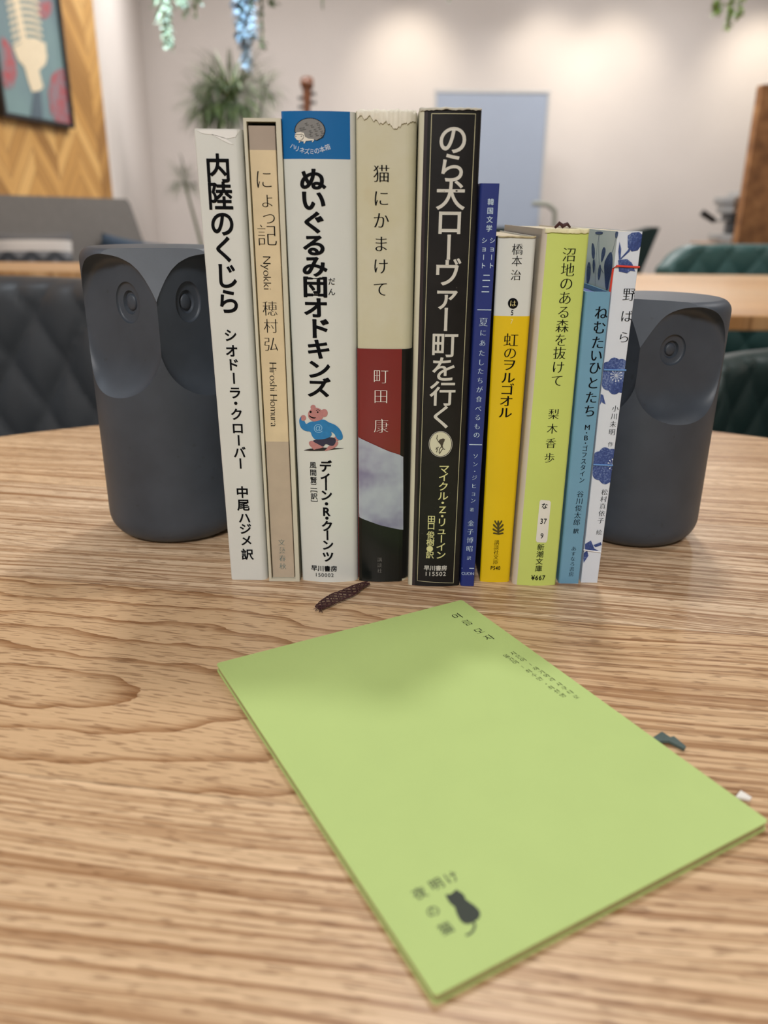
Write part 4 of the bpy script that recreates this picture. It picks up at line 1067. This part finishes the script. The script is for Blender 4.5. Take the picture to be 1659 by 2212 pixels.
table('long_table', -1.24, -.75, 2.20, 2.56, .0, .022, LIGHT_OAK, 'light oak table in front of the grey sofa, farther of the two at left')
table('long_table', -1.18, -.50, 1.70, 2.10, -.012, .022, LIGHT_OAK, 'light oak table just behind the black quilted chair at left')
def chair(name, x, y, rz, W, top, low, m, label, cw=.083, ch=.105, spread=58, seat=True, group=None, corner=.06, flare=.0, bulgey=.010):
    """a tub chair: bent quilted backrest, round seat, four legs"""
    r = empty(name, (x, y, FLOOR), rz); tag(r, label, 'chair', group)
    R = W / 2 / math.sin(math.radians(spread)); nu, nv = 120, 84; th = .045
    vs, fs = [], []
    H1, H0 = top - FLOOR, low - FLOOR
    for sd in (0, 1):
        for j in range(nv + 1):
            for i in range(nu + 1):
                a = -1 + 2 * i / nu; b = j / nv
                ang = math.radians(spread) * a
                ht = H1 - corner * max(0, (abs(a) - .72) / .28) ** 2.2
                z = H0 + (ht - H0) * b
                s_ = ang * R; q1 = s_ / cw + z / ch; q2 = s_ / cw - z / ch
                pil = (abs(math.sin(math.pi * q1)) * abs(math.sin(math.pi * q2))) ** .38
                edge = min(1, (1 - b) / .05, b / .04, (1 - abs(a)) / .04); edge = math.sqrt(max(0, 1 - (1 - max(0, edge)) ** 2))
                off = (th / 2 + bulgey * pil * edge) * (.35 + .65 * edge)
                rr = R + (off if sd else -off) + flare * b
                vs.append((rr * math.sin(ang), rr * math.cos(ang) - R, z))
    n = (nu + 1) * (nv + 1)
    for j in range(nv):
        for i in range(nu):
            k = j * (nu + 1) + i; fs.append((k, k + 1, k + nu + 2, k + nu + 1)); fs.append((n + k, n + k + nu + 1, n + k + nu + 2, n + k + 1))
    for j in range(nv):
        for i in (0, nu):
            k = j * (nu + 1) + i; q = (k, k + nu + 1, n + k + nu + 1, n + k); fs.append(q if i == 0 else q[::-1])
    for i in range(nu):
        for j in (0, nv):
            k = j * (nu + 1) + i; q = (k, n + k, n + k + 1, k + 1); fs.append(q if j == 0 else q[::-1])
    link('backrest', mesh('backrest', vs, fs, True), m, r)
    mb = MB(); S = .45 if H1 > .6 else H1 - .2
    mb.lathe([(0, S - .10), (W * .42, S - .10), (W * .46, S - .08), (W * .47, S - .03), (W * .44, S), (W * .3, S + .012), (0, S + .015)], c=(0, -R * .42, 0), seg=48)
    mb.build('seat', m, r, True)
    for sx in (-1, 1):
        for yy in (-R * .42 - W * .3, -R * .42 + W * .3):
            MB().tube([(sx * W * .36, yy, 0), (sx * W * .28, yy, S - .10)], [.010, .014], 12).build('leg', M_black, r, True)
    return r
BLK = leather('charcoal_leather', (58, 62, 66), .42); TEAL = leather('teal_leather', (52, 88, 86), .45); DGR = leather('dark_green_leather', (22, 44, 42), .45)
zl_ = at(80, 607, .86).z
chair('quilted_chair', -.50, .93, 0, .62, zl_, -.36, BLK, 'charcoal quilted tub chair across the round table, beside the taller owl')
zr_ = at(1600, 700, 1.16).z
chair('quilted_chair', .70, 1.22, math.radians(4), .62, min(zr_, -.03), -.42, DGR, 'dark green quilted tub chair tucked under the right oak table')
zt_ = at(1530, 527, 2.52).z; xl_ = at(1410, 560, 2.50).x
chair('quilted_chair', xl_ + .44, 2.56, math.radians(0), .86, zt_, -.30, TEAL, 'teal quilted chair on the far side of the right oak table', spread=30, cw=.11, ch=.13, corner=.07, bulgey=.014)
# dark wide chair further back
p = at(1340, 492, 3.3); q = at(1428, 490, 3.3)
r = empty('lounge_chair', ((p.x + q.x) / 2 - .12, 3.35, FLOOR)); tag(r, 'plain dark green lounge chair behind the teal quilted chair', 'chair')
mb = MB(); Hc = p.z - FLOOR; x0_, x1_ = -.55, q.x - r.location.x
M_ = Matrix(((1, 0, 0, 0), (0, 0, 1, 0), (0, 1, 0, 0), (0, 0, 0, 1)))
mb.prism([(x0_, .38), (x1_ - .13, .38), (x1_ - .05, Hc - .16), (x1_, Hc + .002), (x1_ - .03, Hc + .004), (x1_ - .12, Hc - .022), (0, Hc - .012), (x0_ + .02, Hc)], -.04, .04, M_)
mb.build('backrest', DGR, r)
MB().box((0, -.26, .38), (.56, .52, .12), bev=.04).build('seat', DGR, r, True)
for sx in (-.22, .22):
    for yy in (-.45, 0): MB().tube([(sx, yy, 0), (sx, yy, .33)], .014, 10).build('leg', M_black, r, True)

# grey sofa along the timber wall
GREY = mat('grey_upholstery', (112, 108, 104), .85, .06, 30, bump=.2, bscale=500)
sA, sB = 1.9, 3.98
off = .10
def SW(sY, o): q = WL(sY) + wn * o; return q
zs_ = at(0, 421, SW(3.0, .06).y).z
r = empty('sofa', SW(2.9, .3).to_tuple()[:2] + (FLOOR,)); tag(r, 'long grey upholstered sofa against the herringbone timber wall', 'sofa')
rb = Vector(r.location); Hs = zs_ - FLOOR
ang_ = math.atan2(-WLD.x, WLD.y)
mb = MB()
def sofa_poly(o0, o1, prof, y_off=0):
    """prof: points (sY, z); extruded between two distances from the wall"""
    f = [mb.bm.verts.new(SW(s_, o0) + Vector((0, 0, z)) - rb - Vector((0, 0, FLOOR)) + Vector((0, 0, FLOOR)) - Vector((0, 0, 0))) for s_, z in prof]
    g_ = [mb.bm.verts.new(SW(s_, o1) + Vector((0, 0, z)) - rb) for s_, z in prof]
    mb.bm.faces.new(f); mb.bm.faces.new(g_[::-1]); n = len(prof)
    for i in range(n): mb.bm.faces.new((f[i], f[(i + 1) % n], g_[(i + 1) % n], g_[i]))
# the end of the back slopes down
d_ = ray(278, 432)
yE = min(range(300, 400), key=lambda i: abs(SW(i / 100, .15).x / (i / 100) - at(278, 432, 1).x)) / 100
sofa_poly(.016, .15, [(sA, FLOOR + .02), (yE + .30, FLOOR + .02), (yE + .30, -.20), (yE + .13, .0), (yE + .03, zs_ - .02), (yE, zs_), (2.62, zs_ - .001), (2.615, zs_ - .012), (2.61, zs_ - .001), (sA, zs_)])
mb.build('backrest', GREY, r)
mb = MB(); sofa_poly(.15, .40, [(sA, FLOOR + .12), (yE + .28, FLOOR + .12), (yE + .28, FLOOR + .42), (sA, FLOOR + .42)]); mb.build('seat', GREY, r)
mb = MB(); sofa_poly(.05, .36, [(sA + .05, FLOOR), (yE + .3, FLOOR), (yE + .3, FLOOR + .12), (sA + .05, FLOOR + .12)]); mb.build('plinth', M_black, r)

def cushion(name, c, W, Hh, T, rot, m, label, band=None):
    r = empty(name, c, 0); r.rotation_euler = rot; tag(r, label, 'cushion', 'cushions on the grey sofa')
    vs, fs = [], []; N = 24
    for sd in (-1, 1):
        for j in range(N + 1):
            for i in range(N + 1):
                a, b = -1 + 2 * i / N, -1 + 2 * j / N
                pin = 1 - .06 * (1 - abs(a)) * abs(b) - .0; k = ((1 - a * a) * (1 - b * b)) ** .35
                vs.append((a * W / 2 * (1 - .05 * (1 - b * b)), sd * T / 2 * k, b * Hh / 2 * (1 - .05 * (1 - a * a))))
    n = (N + 1) ** 2
    for j in range(N):
        for i in range(N):
            k = j * (N + 1) + i; fs.append((k, k + 1, k + N + 2, k + N + 1)); fs.append((n + k, n + k + N + 1, n + k + N + 2, n + k + 1))
    link('cover', mesh('cover', vs, fs, True), m, r)
    return r
def patterned():
    k = NT('patterned_cushion_cloth'); c = k.coord(); s_ = k.n('ShaderNodeSeparateXYZ'); k.put(s_.inputs[0], c)
    z = s_.outputs[2]; zig = k.math('PINGPONG', k.math('MULTIPLY', s_.outputs[0], 14.0), .5)
    f = k.math('FRACT', k.math('ADD', k.math('MULTIPLY', z, 16.0), zig))
    a = k.math('GREATER_THAN', f, .5)
    col = k.mix(a, srgb(66, 70, 76), srgb(128, 130, 134))
    up = k.math('GREATER_THAN', z, .115); col = k.mix(up, col, srgb(96, 96, 98))
    b1 = k.math('LESS_THAN', k.math('ABSOLUTE', k.math('SUBTRACT', z, .105)), .018); col = k.mix(b1, col, srgb(208, 204, 200))
    return k.out(col, .9)
pc = at(84, 560, 2.72)
cushion('cushion', (pc.x - .01, 2.70, pc.z - .065), .25, .30, .10, (math.radians(-10), 0, math.radians(16)), patterned(), 'grey patterned cushion with a white stripe on the sofa')
pc = at(302, 560, 3.55)
cushion('cushion', (pc.x - .02, 3.45, pc.z - .08), .30, .34, .12, (math.radians(-8), math.radians(8), math.radians(-14)), mat('navy_cloth', (48, 66, 86), .8, .08, 60), 'dark blue cushion at the far end of the sofa')

# picture on the timber wall
PW = Flat(WL(3.0) + wn * .030, WLD, (0, 0, 1), l=.0012)
if PW.n.dot(wn) < 0: PW.n = -PW.n
x0_, z0_ = PW.locate(5, 252); x1_, z1_ = PW.locate(157, 277)
zb_ = (z0_ + z1_) / 2
base = PW.O + PW.ex * ((x0_ + x1_) / 2) + Vector((0, 0, zb_)); PW.base = base
r = empty('framed_picture', base); tag(r, 'dark framed teal poster of a pale skeletal arm shape on the timber wall', 'picture')
def wq(x, z, d=0.0): return PW.O + PW.ex * x + Vector((0, 0, z)) + wn * d - base
Hp = .95
mb = MB()
def wbox(xa, xb, za, zb2, d0, d1):
    v = [mb.bm.verts.new(wq(x, z, d)) for d in (d0, d1) for z in (za, zb2) for x in (xa, xb)]
    for f in ((0, 1, 3, 2), (4, 6, 7, 5), (0, 4, 5, 1), (2, 3, 7, 6), (0, 2, 6, 4), (1, 5, 7, 3)): mb.bm.faces.new([v[i] for i in f])
fw_ = .014
wbox(x0_, x1_, zb_, zb_ + fw_, -.017, .012); wbox(x0_, x1_, zb_ + Hp - fw_, zb_ + Hp, -.017, .012); wbox(x0_, x0_ + fw_, zb_ + fw_, zb_ + Hp - fw_, -.017, .012); wbox(x1_ - fw_, x1_, zb_ + fw_, zb_ + Hp - fw_, -.017, .012)
mb.build('frame', mat('dark_frame', (34, 32, 34), .4, .05), r)
def postermat():
    k = NT('teal_poster'); c = k.coord(); n1 = k.noise(c, 3, 3)
    return k.out(k.ramp(n1, [(.3, srgb(108, 130, 140)), (.7, srgb(128, 158, 158))]), .5)
mb = MB(); wbox(x0_ + fw_, x1_ - fw_, zb_ + fw_, zb_ + Hp - fw_, -.012, 0.0); mb.build('print', postermat(), r)
pz = lambda x, y: (x / 3.95, y / 3.95)
def redprint():
    k = NT('mottled_red_print'); c = k.coord(); n1 = k.noise(c, 26, 3, .7)
    return k.out(k.ramp(n1, [(.40, srgb(134, 132, 140)), (.5, srgb(156, 104, 112)), (.62, srgb(176, 80, 86))]), .5)
RP = redprint()
L = Lettering(PW); L.poly([pz(*q) for q in [(440, 640), (500, 590), (575, 585), (598, 830), (612, 1060), (480, 1045), (430, 960), (410, 780)]]); L.build('red_print', RP, r)
L = Lettering(PW); L.poly([pz(*q) for q in [(12, 310), (60, 350), (100, 420), (130, 520), (140, 640), (110, 750), (60, 765), (20, 700)]]); L.build('red_print', RP, r)
L = Lettering(PW); L.poly([pz(*q) for q in [(300, 0), (430, 0), (450, 60), (420, 140), (370, 165), (320, 110)]]); L.build('red_print', RP, r)
L = Lettering(PW)
for i in range(9):
    y = -110 + i * 58; xl2 = 40 + (y + 60) * .16; 
    L.poly([pz(xl2, y + 14), pz(xl2 + 70, y - 26), pz(xl2 + 130, y - 34), pz(xl2 + 205, y - 26), pz(xl2 + 285 - i * 3, y + 6), pz(xl2 + 285 - i * 3, y + 30), pz(xl2 + 200, y + 2), pz(xl2 + 130, y - 6), pz(xl2 + 75, y + 2), pz(xl2 + 4, y + 38)], lift=.0004)
L.poly([pz(*q) for q in [(95, -90), (140, -90), (230, 360), (180, 380)]], lift=.0002)
L.poly([pz(*q) for q in [(110, 405), (180, 365), (260, 345), (385, 365), (390, 440), (400, 480), (385, 550), (330, 600), (355, 700), (368, 745), (330, 775), (270, 785), (240, 700), (205, 570), (150, 510)]], lift=.0006)
L.build('bone_shape', mat('bone_print', (226, 212, 184), .5, .04, 40), r)
L = Lettering(PW)
for x in (): L.line_px([pz(x, 420), pz(x + 8, 500), pz(x - 20, 570)], 1.0, .0010)
L.poly([pz(*q) for q in [(285, 790), (345, 785), (365, 1045), (255, 1030)]], lift=.0006); L.build('shade_print', mat('slate_print_soft', (88, 104, 116), .5, .05), r)

# mobile whiteboard
Yb = 5.35
tl, tr = at(938, 199, Yb), at(1190, 189, Yb)
brd = at(1168, 480, Yb)
xc, Wb = (tl.x + tr.x) / 2, tr.x - tl.x; Ht = (tl.z + tr.z) / 2
Hb = 1.25
r = empty('whiteboard', (xc, Yb, FLOOR)); tag(r, 'tall rolling whiteboard standing before the back wall', 'whiteboard')
zt = Ht - FLOOR
MB().box((0, .0, zt - Hb / 2), (Wb - .03, .016, Hb - .03)).build('writing_surface', mat('whiteboard_enamel', (158, 168, 184), .30, .01, 10), r)
M_alu = mat('white_painted_metal', (196, 194, 190), .4, .03, metal=.2)
mb = MB(); 
for c_, s_ in (((0, 0, zt - .01), (Wb, .026, .02)), ((0, 0, zt - Hb + .01), (Wb, .026, .02)), ((-Wb / 2 + .009, 0, zt - Hb / 2), (.018, .026, Hb - .04)), ((Wb / 2 - .009, 0, zt - Hb / 2), (.018, .026, Hb - .04))): mb.box(c_, s_, bev=.003)
mb.build('frame', M_alu, r)
for sx in (-1, 1):
    MB().tube([(sx * (Wb / 2 - .06), .02, zt - Hb + .02), (sx * (Wb / 2 - .06), .02, .07)], .014, 10).build('leg', M_alu, r, True)
    MB().tube([(sx * (Wb / 2 - .06), -.28, .05), (sx * (Wb / 2 - .06), .28, .05)], .016, 10).build('foot', M_alu, r, True)
# bent tube of a stool or trolley handle beside the board
Yt = 4.85
def tq(u, v): return at(u, v, Yt)
a_, b_, c_, d_ = tq(1150, 440), tq(1178, 441), tq(1192, 450), tq(1198, 475)
foot = Vector((d_.x + .005, Yt, FLOOR))
r = empty('trolley', (d_.x - .12, Yt, FLOOR)); tag(r, 'trolley with a bent grey-green tube handle at the whiteboard edge', 'trolley')
bb = Vector(r.location)
def arc_(pts): return cat([Vector(p_) for p_ in pts], 6)
pts = [a_, b_, c_, d_, Vector((d_.x, Yt, -.3)), foot + Vector((0, 0, .03))]
MB().tube([p_ - bb for p_ in arc_(pts)], .014, 10).build('handle', mat('sage_metal', (150, 152, 140), .4, .04, metal=.3), r, True)
MB().box((0, .02, .16), (.32, .36, .05), bev=.01).build('shelf', M_alu, r)
MB().box((0, .02, .02), (.30, .34, .04), bev=.01).build('base', M_black, r)

# sideboard with a warm wooden top seen over the yellow book
Yk = 4.05; zk = at(1090, 495, Yk).z
r = empty('side_table', (at(1060, 495, Yk).x, Yk + .2, FLOOR)); tag(r, 'low reddish wooden table in front of the whiteboard', 'table')
RW = mat('reddish_wood', (150, 104, 78), .5, .1, 20)
MB().box((0, 0, zk - FLOOR - .015), (.62, .4, .03), bev=.004).build('tabletop', RW, r)
for sx in (-.27, .27):
    for sy in (-.16, .16): MB().tube([(sx, sy, 0), (sx, sy, zk - FLOOR - .03)], .016, 10).build('leg', RW, r, True)

# cello leaning on a stand, only its head shows
Yc = 5.0; top = at(663, 166, Yc); nb = at(659, 236, Yc)
BR = mat('brown_varnish', (104, 60, 34), .3, .15, 30, coat=.4)
r = empty('cello', (nb.x - .0, Yc, FLOOR)); tag(r, 'brown varnished string instrument standing upright, its carved head above the books', 'cello')
zz = top.z - FLOOR; dx_ = top.x - nb.x
mb = MB(); mb.tube([(dx_ * .9, 0, zz - .03), (dx_ * .9, 0, zz - .06), (dx_ * .8, 0, zz - .15), (dx_ * .4, 0, zz - .22), (0, 0, zz - .32), (0, -.01, zz - .55)], [.030, .026, .022, .020, .030, .040], 12); mb.build('neck', BR, r, True)
mb = MB(); mb.lathe([(0, -.035), (.022, -.035), (.034, -.02), (.036, 0), (.034, .02), (.022, .035), (0, .035)], seg=24, M=Matrix.Translation((dx_, 0, zz - .033)) @ Matrix.Rotation(math.pi / 2, 4, 'Y')); mb.build('scroll', BR, r, True)
for k_, s_ in ((0, 1), (1, -1), (2, 1), (3, -1)):
    z_ = zz - .085 - .022 * k_; MB().tube([(dx_ * .85, 0, z_), (dx_ * .85 + s_ * .05, 0, z_)], [.007, .010], 8).build('peg', mat('dark_peg', (40, 26, 20), .4, .05), r, True)
bd = []
for i in range(64):
    t_ = 2 * math.pi * i / 64; rr = .205 + .035 * math.cos(2 * t_ + .0) * (1 if math.sin(t_) < 0 else .6); waist = 1 - .32 * math.exp(-((math.sin(t_) * .37) / .12) ** 2)
    bd.append((rr * math.cos(t_) * waist * (.82 if math.sin(t_) > 0 else 1), .37 * math.sin(t_) + .52))
mb = MB(); mb.prism(bd, -.05, .05, M_); mb.build('body', BR, r, True)
MB().tube([(0, 0, 0), (0, 0, .16)], .005, 8).build('endpin', M_black, r)

# brown pinboard partition at the right
Yp = 3.4; pl_ = at(1641, 184, Yp); 
def cork():
    k = NT('brown_osb'); c = k.coord(); n1 = k.noise(c, 16, 4, .6)
    return k.out(k.ramp(n1, [(.35, srgb(126, 84, 48)), (.55, srgb(160, 110, 66)), (.7, srgb(180, 132, 84))]), .7)
r = empty('partition_screen', (pl_.x + .45, Yp, FLOOR)); tag(r, 'brown wood-chip partition screen at the right edge', 'screen')
MB().box((0, 0, (pl_.z - FLOOR) / 2 + .02), (.9, .05, pl_.z - FLOOR - .04), bev=.003).build('panel', cork(), r)
for sx in (-.36, .36): MB().box((sx, 0, .012), (.06, .36, .024), bev=.004).build('foot', M_black, r)

# grey machine on a counter with an angled arm
Ym = 3.98
r = empty('counter', (at(1600, 520, Ym).x + .12, Ym + .05, FLOOR)); tag(r, 'narrow wooden counter carrying the grey machine at the right', 'counter')
zc_ = at(1560, 526, Ym).z
cw0 = at(1534, 520, Ym).x - r.location.x
MB().box(((cw0 + .4) / 2, 0, (zc_ - FLOOR) / 2), (.4 - cw0, .42, zc_ - FLOOR), bev=.004).build('cabinet', mat('counter_wood', (150, 116, 88), .6, .1, 30), r)
r2 = empty('coffee_machine', (at(1585, 500, Ym).x, Ym, zc_)); tag(r2, 'grey and black machine with an angled arm on the counter', 'machine')
GM, DM = mat('machine_grey', (176, 176, 174), .35, .04, metal=.5), mat('machine_dark', (44, 45, 46), .4, .05)
def mx(u, v): p_ = at(u, v, Ym); return (p_.x - r2.location.x, p_.z - zc_)
def mbox(u0, v0, u1, v1, y0, y1, name, m, bev=.006):
    (xa, za), (xb, zb2) = mx(u0, v0), mx(u1, v1); xa, xb = min(xa, xb), max(xa, xb); za, zb2 = min(za, zb2), max(za, zb2)
    MB().box(((xa + xb) / 2, (y0 + y1) / 2, (za + zb2) / 2), (xb - xa, y1 - y0, zb2 - za), bev=bev).build(name, m, r2, True)
mbox(1555, 505, 1612, 525.5, -.14, .14, 'drip_tray', GM)
mbox(1578, 478, 1600, 506, -.06, .06, 'group_head', DM)
mbox(1567, 440, 1600, 462, -.10, .10, 'boiler_housing', GM)
mbox(1572, 462, 1600, 479, -.08, .08, 'brew_housing', DM)
mbox(1564, 424, 1606, 442, -.12, .12, 'top_housing', GM)
mbox(1596, 412, 1630, 520, -.12, .12, 'side_housing', GM)
(xa, za), (xb, zb2), (xc2, zc2) = mx(1513, 459), mx(1540, 477), mx(1580, 474)
MB().tube([(xa, -.02, za), (xb, -.02, zb2)], [.016, .013], 12).build('handle', DM, r2, True)
MB().tube([(xb, -.02, zb2), (xc2, -.02, zc2)], .007, 10).build('arm', GM, r2, True)

# wall lamps
for i, (u, v) in enumerate(((897, 9), (1128, 5), (1300, 2), (1560, -6))):
    p_ = at(u, v, 5.40)
    r = empty('track_spotlight', (WALL_LAMPS[i][0], 5.40, CEIL)); tag(r, ['small dark ceiling spotlight above the black book, leftmost of the row', 'small dark ceiling spotlight over the whiteboard', 'small dark ceiling spotlight between whiteboard and partition', 'small dark ceiling spotlight above the right wall pool'][i], 'lamp', 'spotlights washing the back wall')
    zl2 = 1.50 - CEIL
    MB().tube([(0, 0, 0), (0, 0, zl2 + .10)], .008, 8).build('stem', M_black, r, True)
    mb = MB(); mb.lathe([(.018, .0), (.030, .0), (.032, .09), (.020, .11), (0, .11), (0, .095), (.018, .09)], seg=20, M=Matrix.Translation((0, .02, zl2 + .02)) @ Matrix.Rotation(math.radians(32), 4, 'X')); mb.build('lamp_head', M_black, r, True)

# ------------------------------------------------------------------ plants
def leafy(name, parent, blades, m):
    """blades: list of (root, direction, length, width, droop)"""
    vs, fs = [], []
    for p0, d, ln, wd2, dr in blades:
        d = d.normalized(); side = d.cross(Vector((0, 0, 1))); side = side.normalized() if side.length > .05 else Vector((1, 0, 0)); b = len(vs); K = 6; p_ = p0.copy()
        for i in range(K + 1):
            t_ = i / K; w2 = wd2 * math.sin(math.pi * min(1, .12 + .88 * t_)) ** .7 * (1 if i < K else 0.05)
            vs += [p_ + side * w2, p_ - side * w2]
            d = (d + Vector((0, 0, -dr / K))).normalized(); p_ = p_ + d * ln / K
        for i in range(K): fs.append((b + 2 * i, b + 2 * i + 1, b + 2 * i + 3, b + 2 * i + 2))
    return link(name, mesh(name, vs, fs, True), m, parent)
def leafmat(name, a, b, tr=.3):
    k = NT(name); c = k.coord(); n1 = k.noise(c, 20, 2)
    k.b.inputs['Transmission Weight'].default_value = 0
    k.b.inputs['Subsurface Weight'].default_value = tr * .3
    return k.out(k.ramp(n1, [(.35, srgb(*a)), (.65, srgb(*b))]), .5)
rd = random.Random(11)
Yq = 4.3
DG = leafmat('deep_green_leaf', (52, 76, 42), (112, 136, 80))
fo = at(470, 458, Yq)
r = empty('potted_plant', (fo.x, Yq, FLOOR)); tag(r, 'tall potted plant with bursts of narrow dark green leaves', 'plant')
rb = Vector(r.location)
mb = MB(); mb.lathe([(0, 0), (.13, 0), (.17, .30), (.155, .30), (.15, .26), (0, .26)], seg=32); mb.build('pot', mat('grey_pot', (120, 116, 110), .7, .05), r, True)
heads = [((500, 222), .235, 560), ((452, 185), .13, 150), ((570, 198), .13, 160), ((470, 250), .18, 200), ((398, 392), .13, 150), ((440, 230), .15, 200)]
for (u, v), rad_, nb_ in heads:
    c = at(u, v, Yq + rd.uniform(-.15, .15)) - rb
    pts = cat([Vector((rd.uniform(-.05, .05), rd.uniform(-.05, .05), .25)), Vector((c.x * .3, c.y * .4, c.z * .5)), Vector((c.x * .75, c.y * .8, c.z * .82)), c], 5)
    MB().tube(pts, [.011 - .006 * i / (len(pts) - 1) for i in range(len(pts))], 8).build('stem', mat('green_stem', (96, 104, 66), .6, .1), r, True)
    bl = []
    for i in range(nb_):
        th_ = rd.uniform(0, 2 * math.pi); el = rd.uniform(-.35, 1.1)
        d = Vector((math.cos(th_) * math.cos(el), math.sin(th_) * math.cos(el), math.sin(el)))
        bl.append((c + d * rad_ * rd.uniform(0, .45), d + Vector((rd.uniform(-.3, .3), rd.uniform(-.3, .3), 0)), rad_ * rd.uniform(.55, 1.15), rad_ * .013, rd.uniform(.5, 1.8)))
    leafy('leaf_cluster', r, bl, DG)
def hanging(label, Y, stems, ma, dens=1.0, leaf=.035, seed=1):
    """trailing plant in a small ceiling pot: stems given as picture points of their tips and width"""
    rd = random.Random(seed)
    u0 = sum(s_[0] for s_ in stems) / len(stems); c0 = at(u0, -60, Y); top_ = CEIL
    r = empty('hanging_plant', (c0.x, Y, CEIL)); tag(r, label, 'plant', 'trailing plants hanging from the ceiling'); rb = Vector(r.location)
    pz_ = at(u0, -190, Y).z - CEIL
    mb = MB(); mb.lathe([(0, pz_), (.06, pz_), (.085, pz_ + .12), (.075, pz_ + .12), (0, pz_ + .10)], seg=24); mb.build('pot', mat('white_pot', (200, 198, 192), .5, .03), r, True)
    for s_ in (-1, 0, 1): MB().tube([(s_ * .078, 0, pz_ + .11), (0, 0, -.02)], .0012, 5).build('cord', M_black, r)
    for (u, v, wpx, nl) in stems:
        tip = at(u, v, Y + rd.uniform(-.04, .04)) - rb
        st = Vector((0, 0, pz_ + .12)); mid = Vector((tip.x * .9, tip.y * .6 - .02, pz_ + .09))
        pts = cat([st, mid, Vector((tip.x, tip.y, (mid.z + tip.z) / 2)), tip], 8)
        MB().tube(pts, .0022, 5).build('stem', mat('thin_green_stem', (90, 110, 60), .6, .1), r, True)
        bl = []; W_ = wpx / F * Y
        for i in range(int(nl * dens)):
            t_ = rd.uniform(.25, 1) ** .8; k_ = t_ * (len(pts) - 1); i0 = min(int(k_), len(pts) - 2); p_ = pts[i0].lerp(pts[i0 + 1], k_ - i0)
            th_ = rd.uniform(0, 2 * math.pi); taper = 1 - .65 * max(0, t_ - .4)
            d = Vector((math.cos(th_), math.sin(th_), rd.uniform(-.9, .3)))
            bl.append((p_ + d * W_ * .25 * taper * rd.random(), d, W_ * .5 * taper * rd.uniform(.5, 1.1), leaf * .14, rd.uniform(.6, 1.8)))
        leafy('trailing_leaves', r, bl, ma)
PG = leafmat('glare_green_leaf', (186, 206, 178), (218, 226, 208), .4); BG_ = leafmat('glare_blue_leaf', (170, 196, 214), (206, 222, 232), .4); FG = leafmat('fresh_green_leaf', (110, 150, 66), (158, 190, 104), .4); MG = leafmat('mid_green_leaf', (70, 96, 58), (110, 134, 90), .3)  # pale green and bluish leaf colours have the ceiling spot's glare painted in
hanging('green trailing plant with spotlight glare painted into its leaves, hanging at top, nearest the timber wall', 2.3, [(364, 100, 44, 420), (352, 40, 56, 360), (395, 20, 50, 240), (430, 6, 34, 160)], PG, seed=3)
hanging('trailing plant with bluish spotlight glare painted into its leaves, hanging above the slipcased book', 2.2, [(532, 140, 48, 480), (522, 80, 52, 360), (545, 80, 44, 300)], BG_, seed=5)
hanging('mid green trailing plant hanging just behind the bluish one', 2.5, [(568, 105, 26, 110), (590, 8, 44, 60), (424, 38, 22, 60)], MG, seed=8)
hanging('fresh green trailing plant hanging at the top right corner', 2.3, [(1572, 62, 34, 150), (1548, 30, 40, 140), (1595, 36, 34, 120)], FG, seed=9)
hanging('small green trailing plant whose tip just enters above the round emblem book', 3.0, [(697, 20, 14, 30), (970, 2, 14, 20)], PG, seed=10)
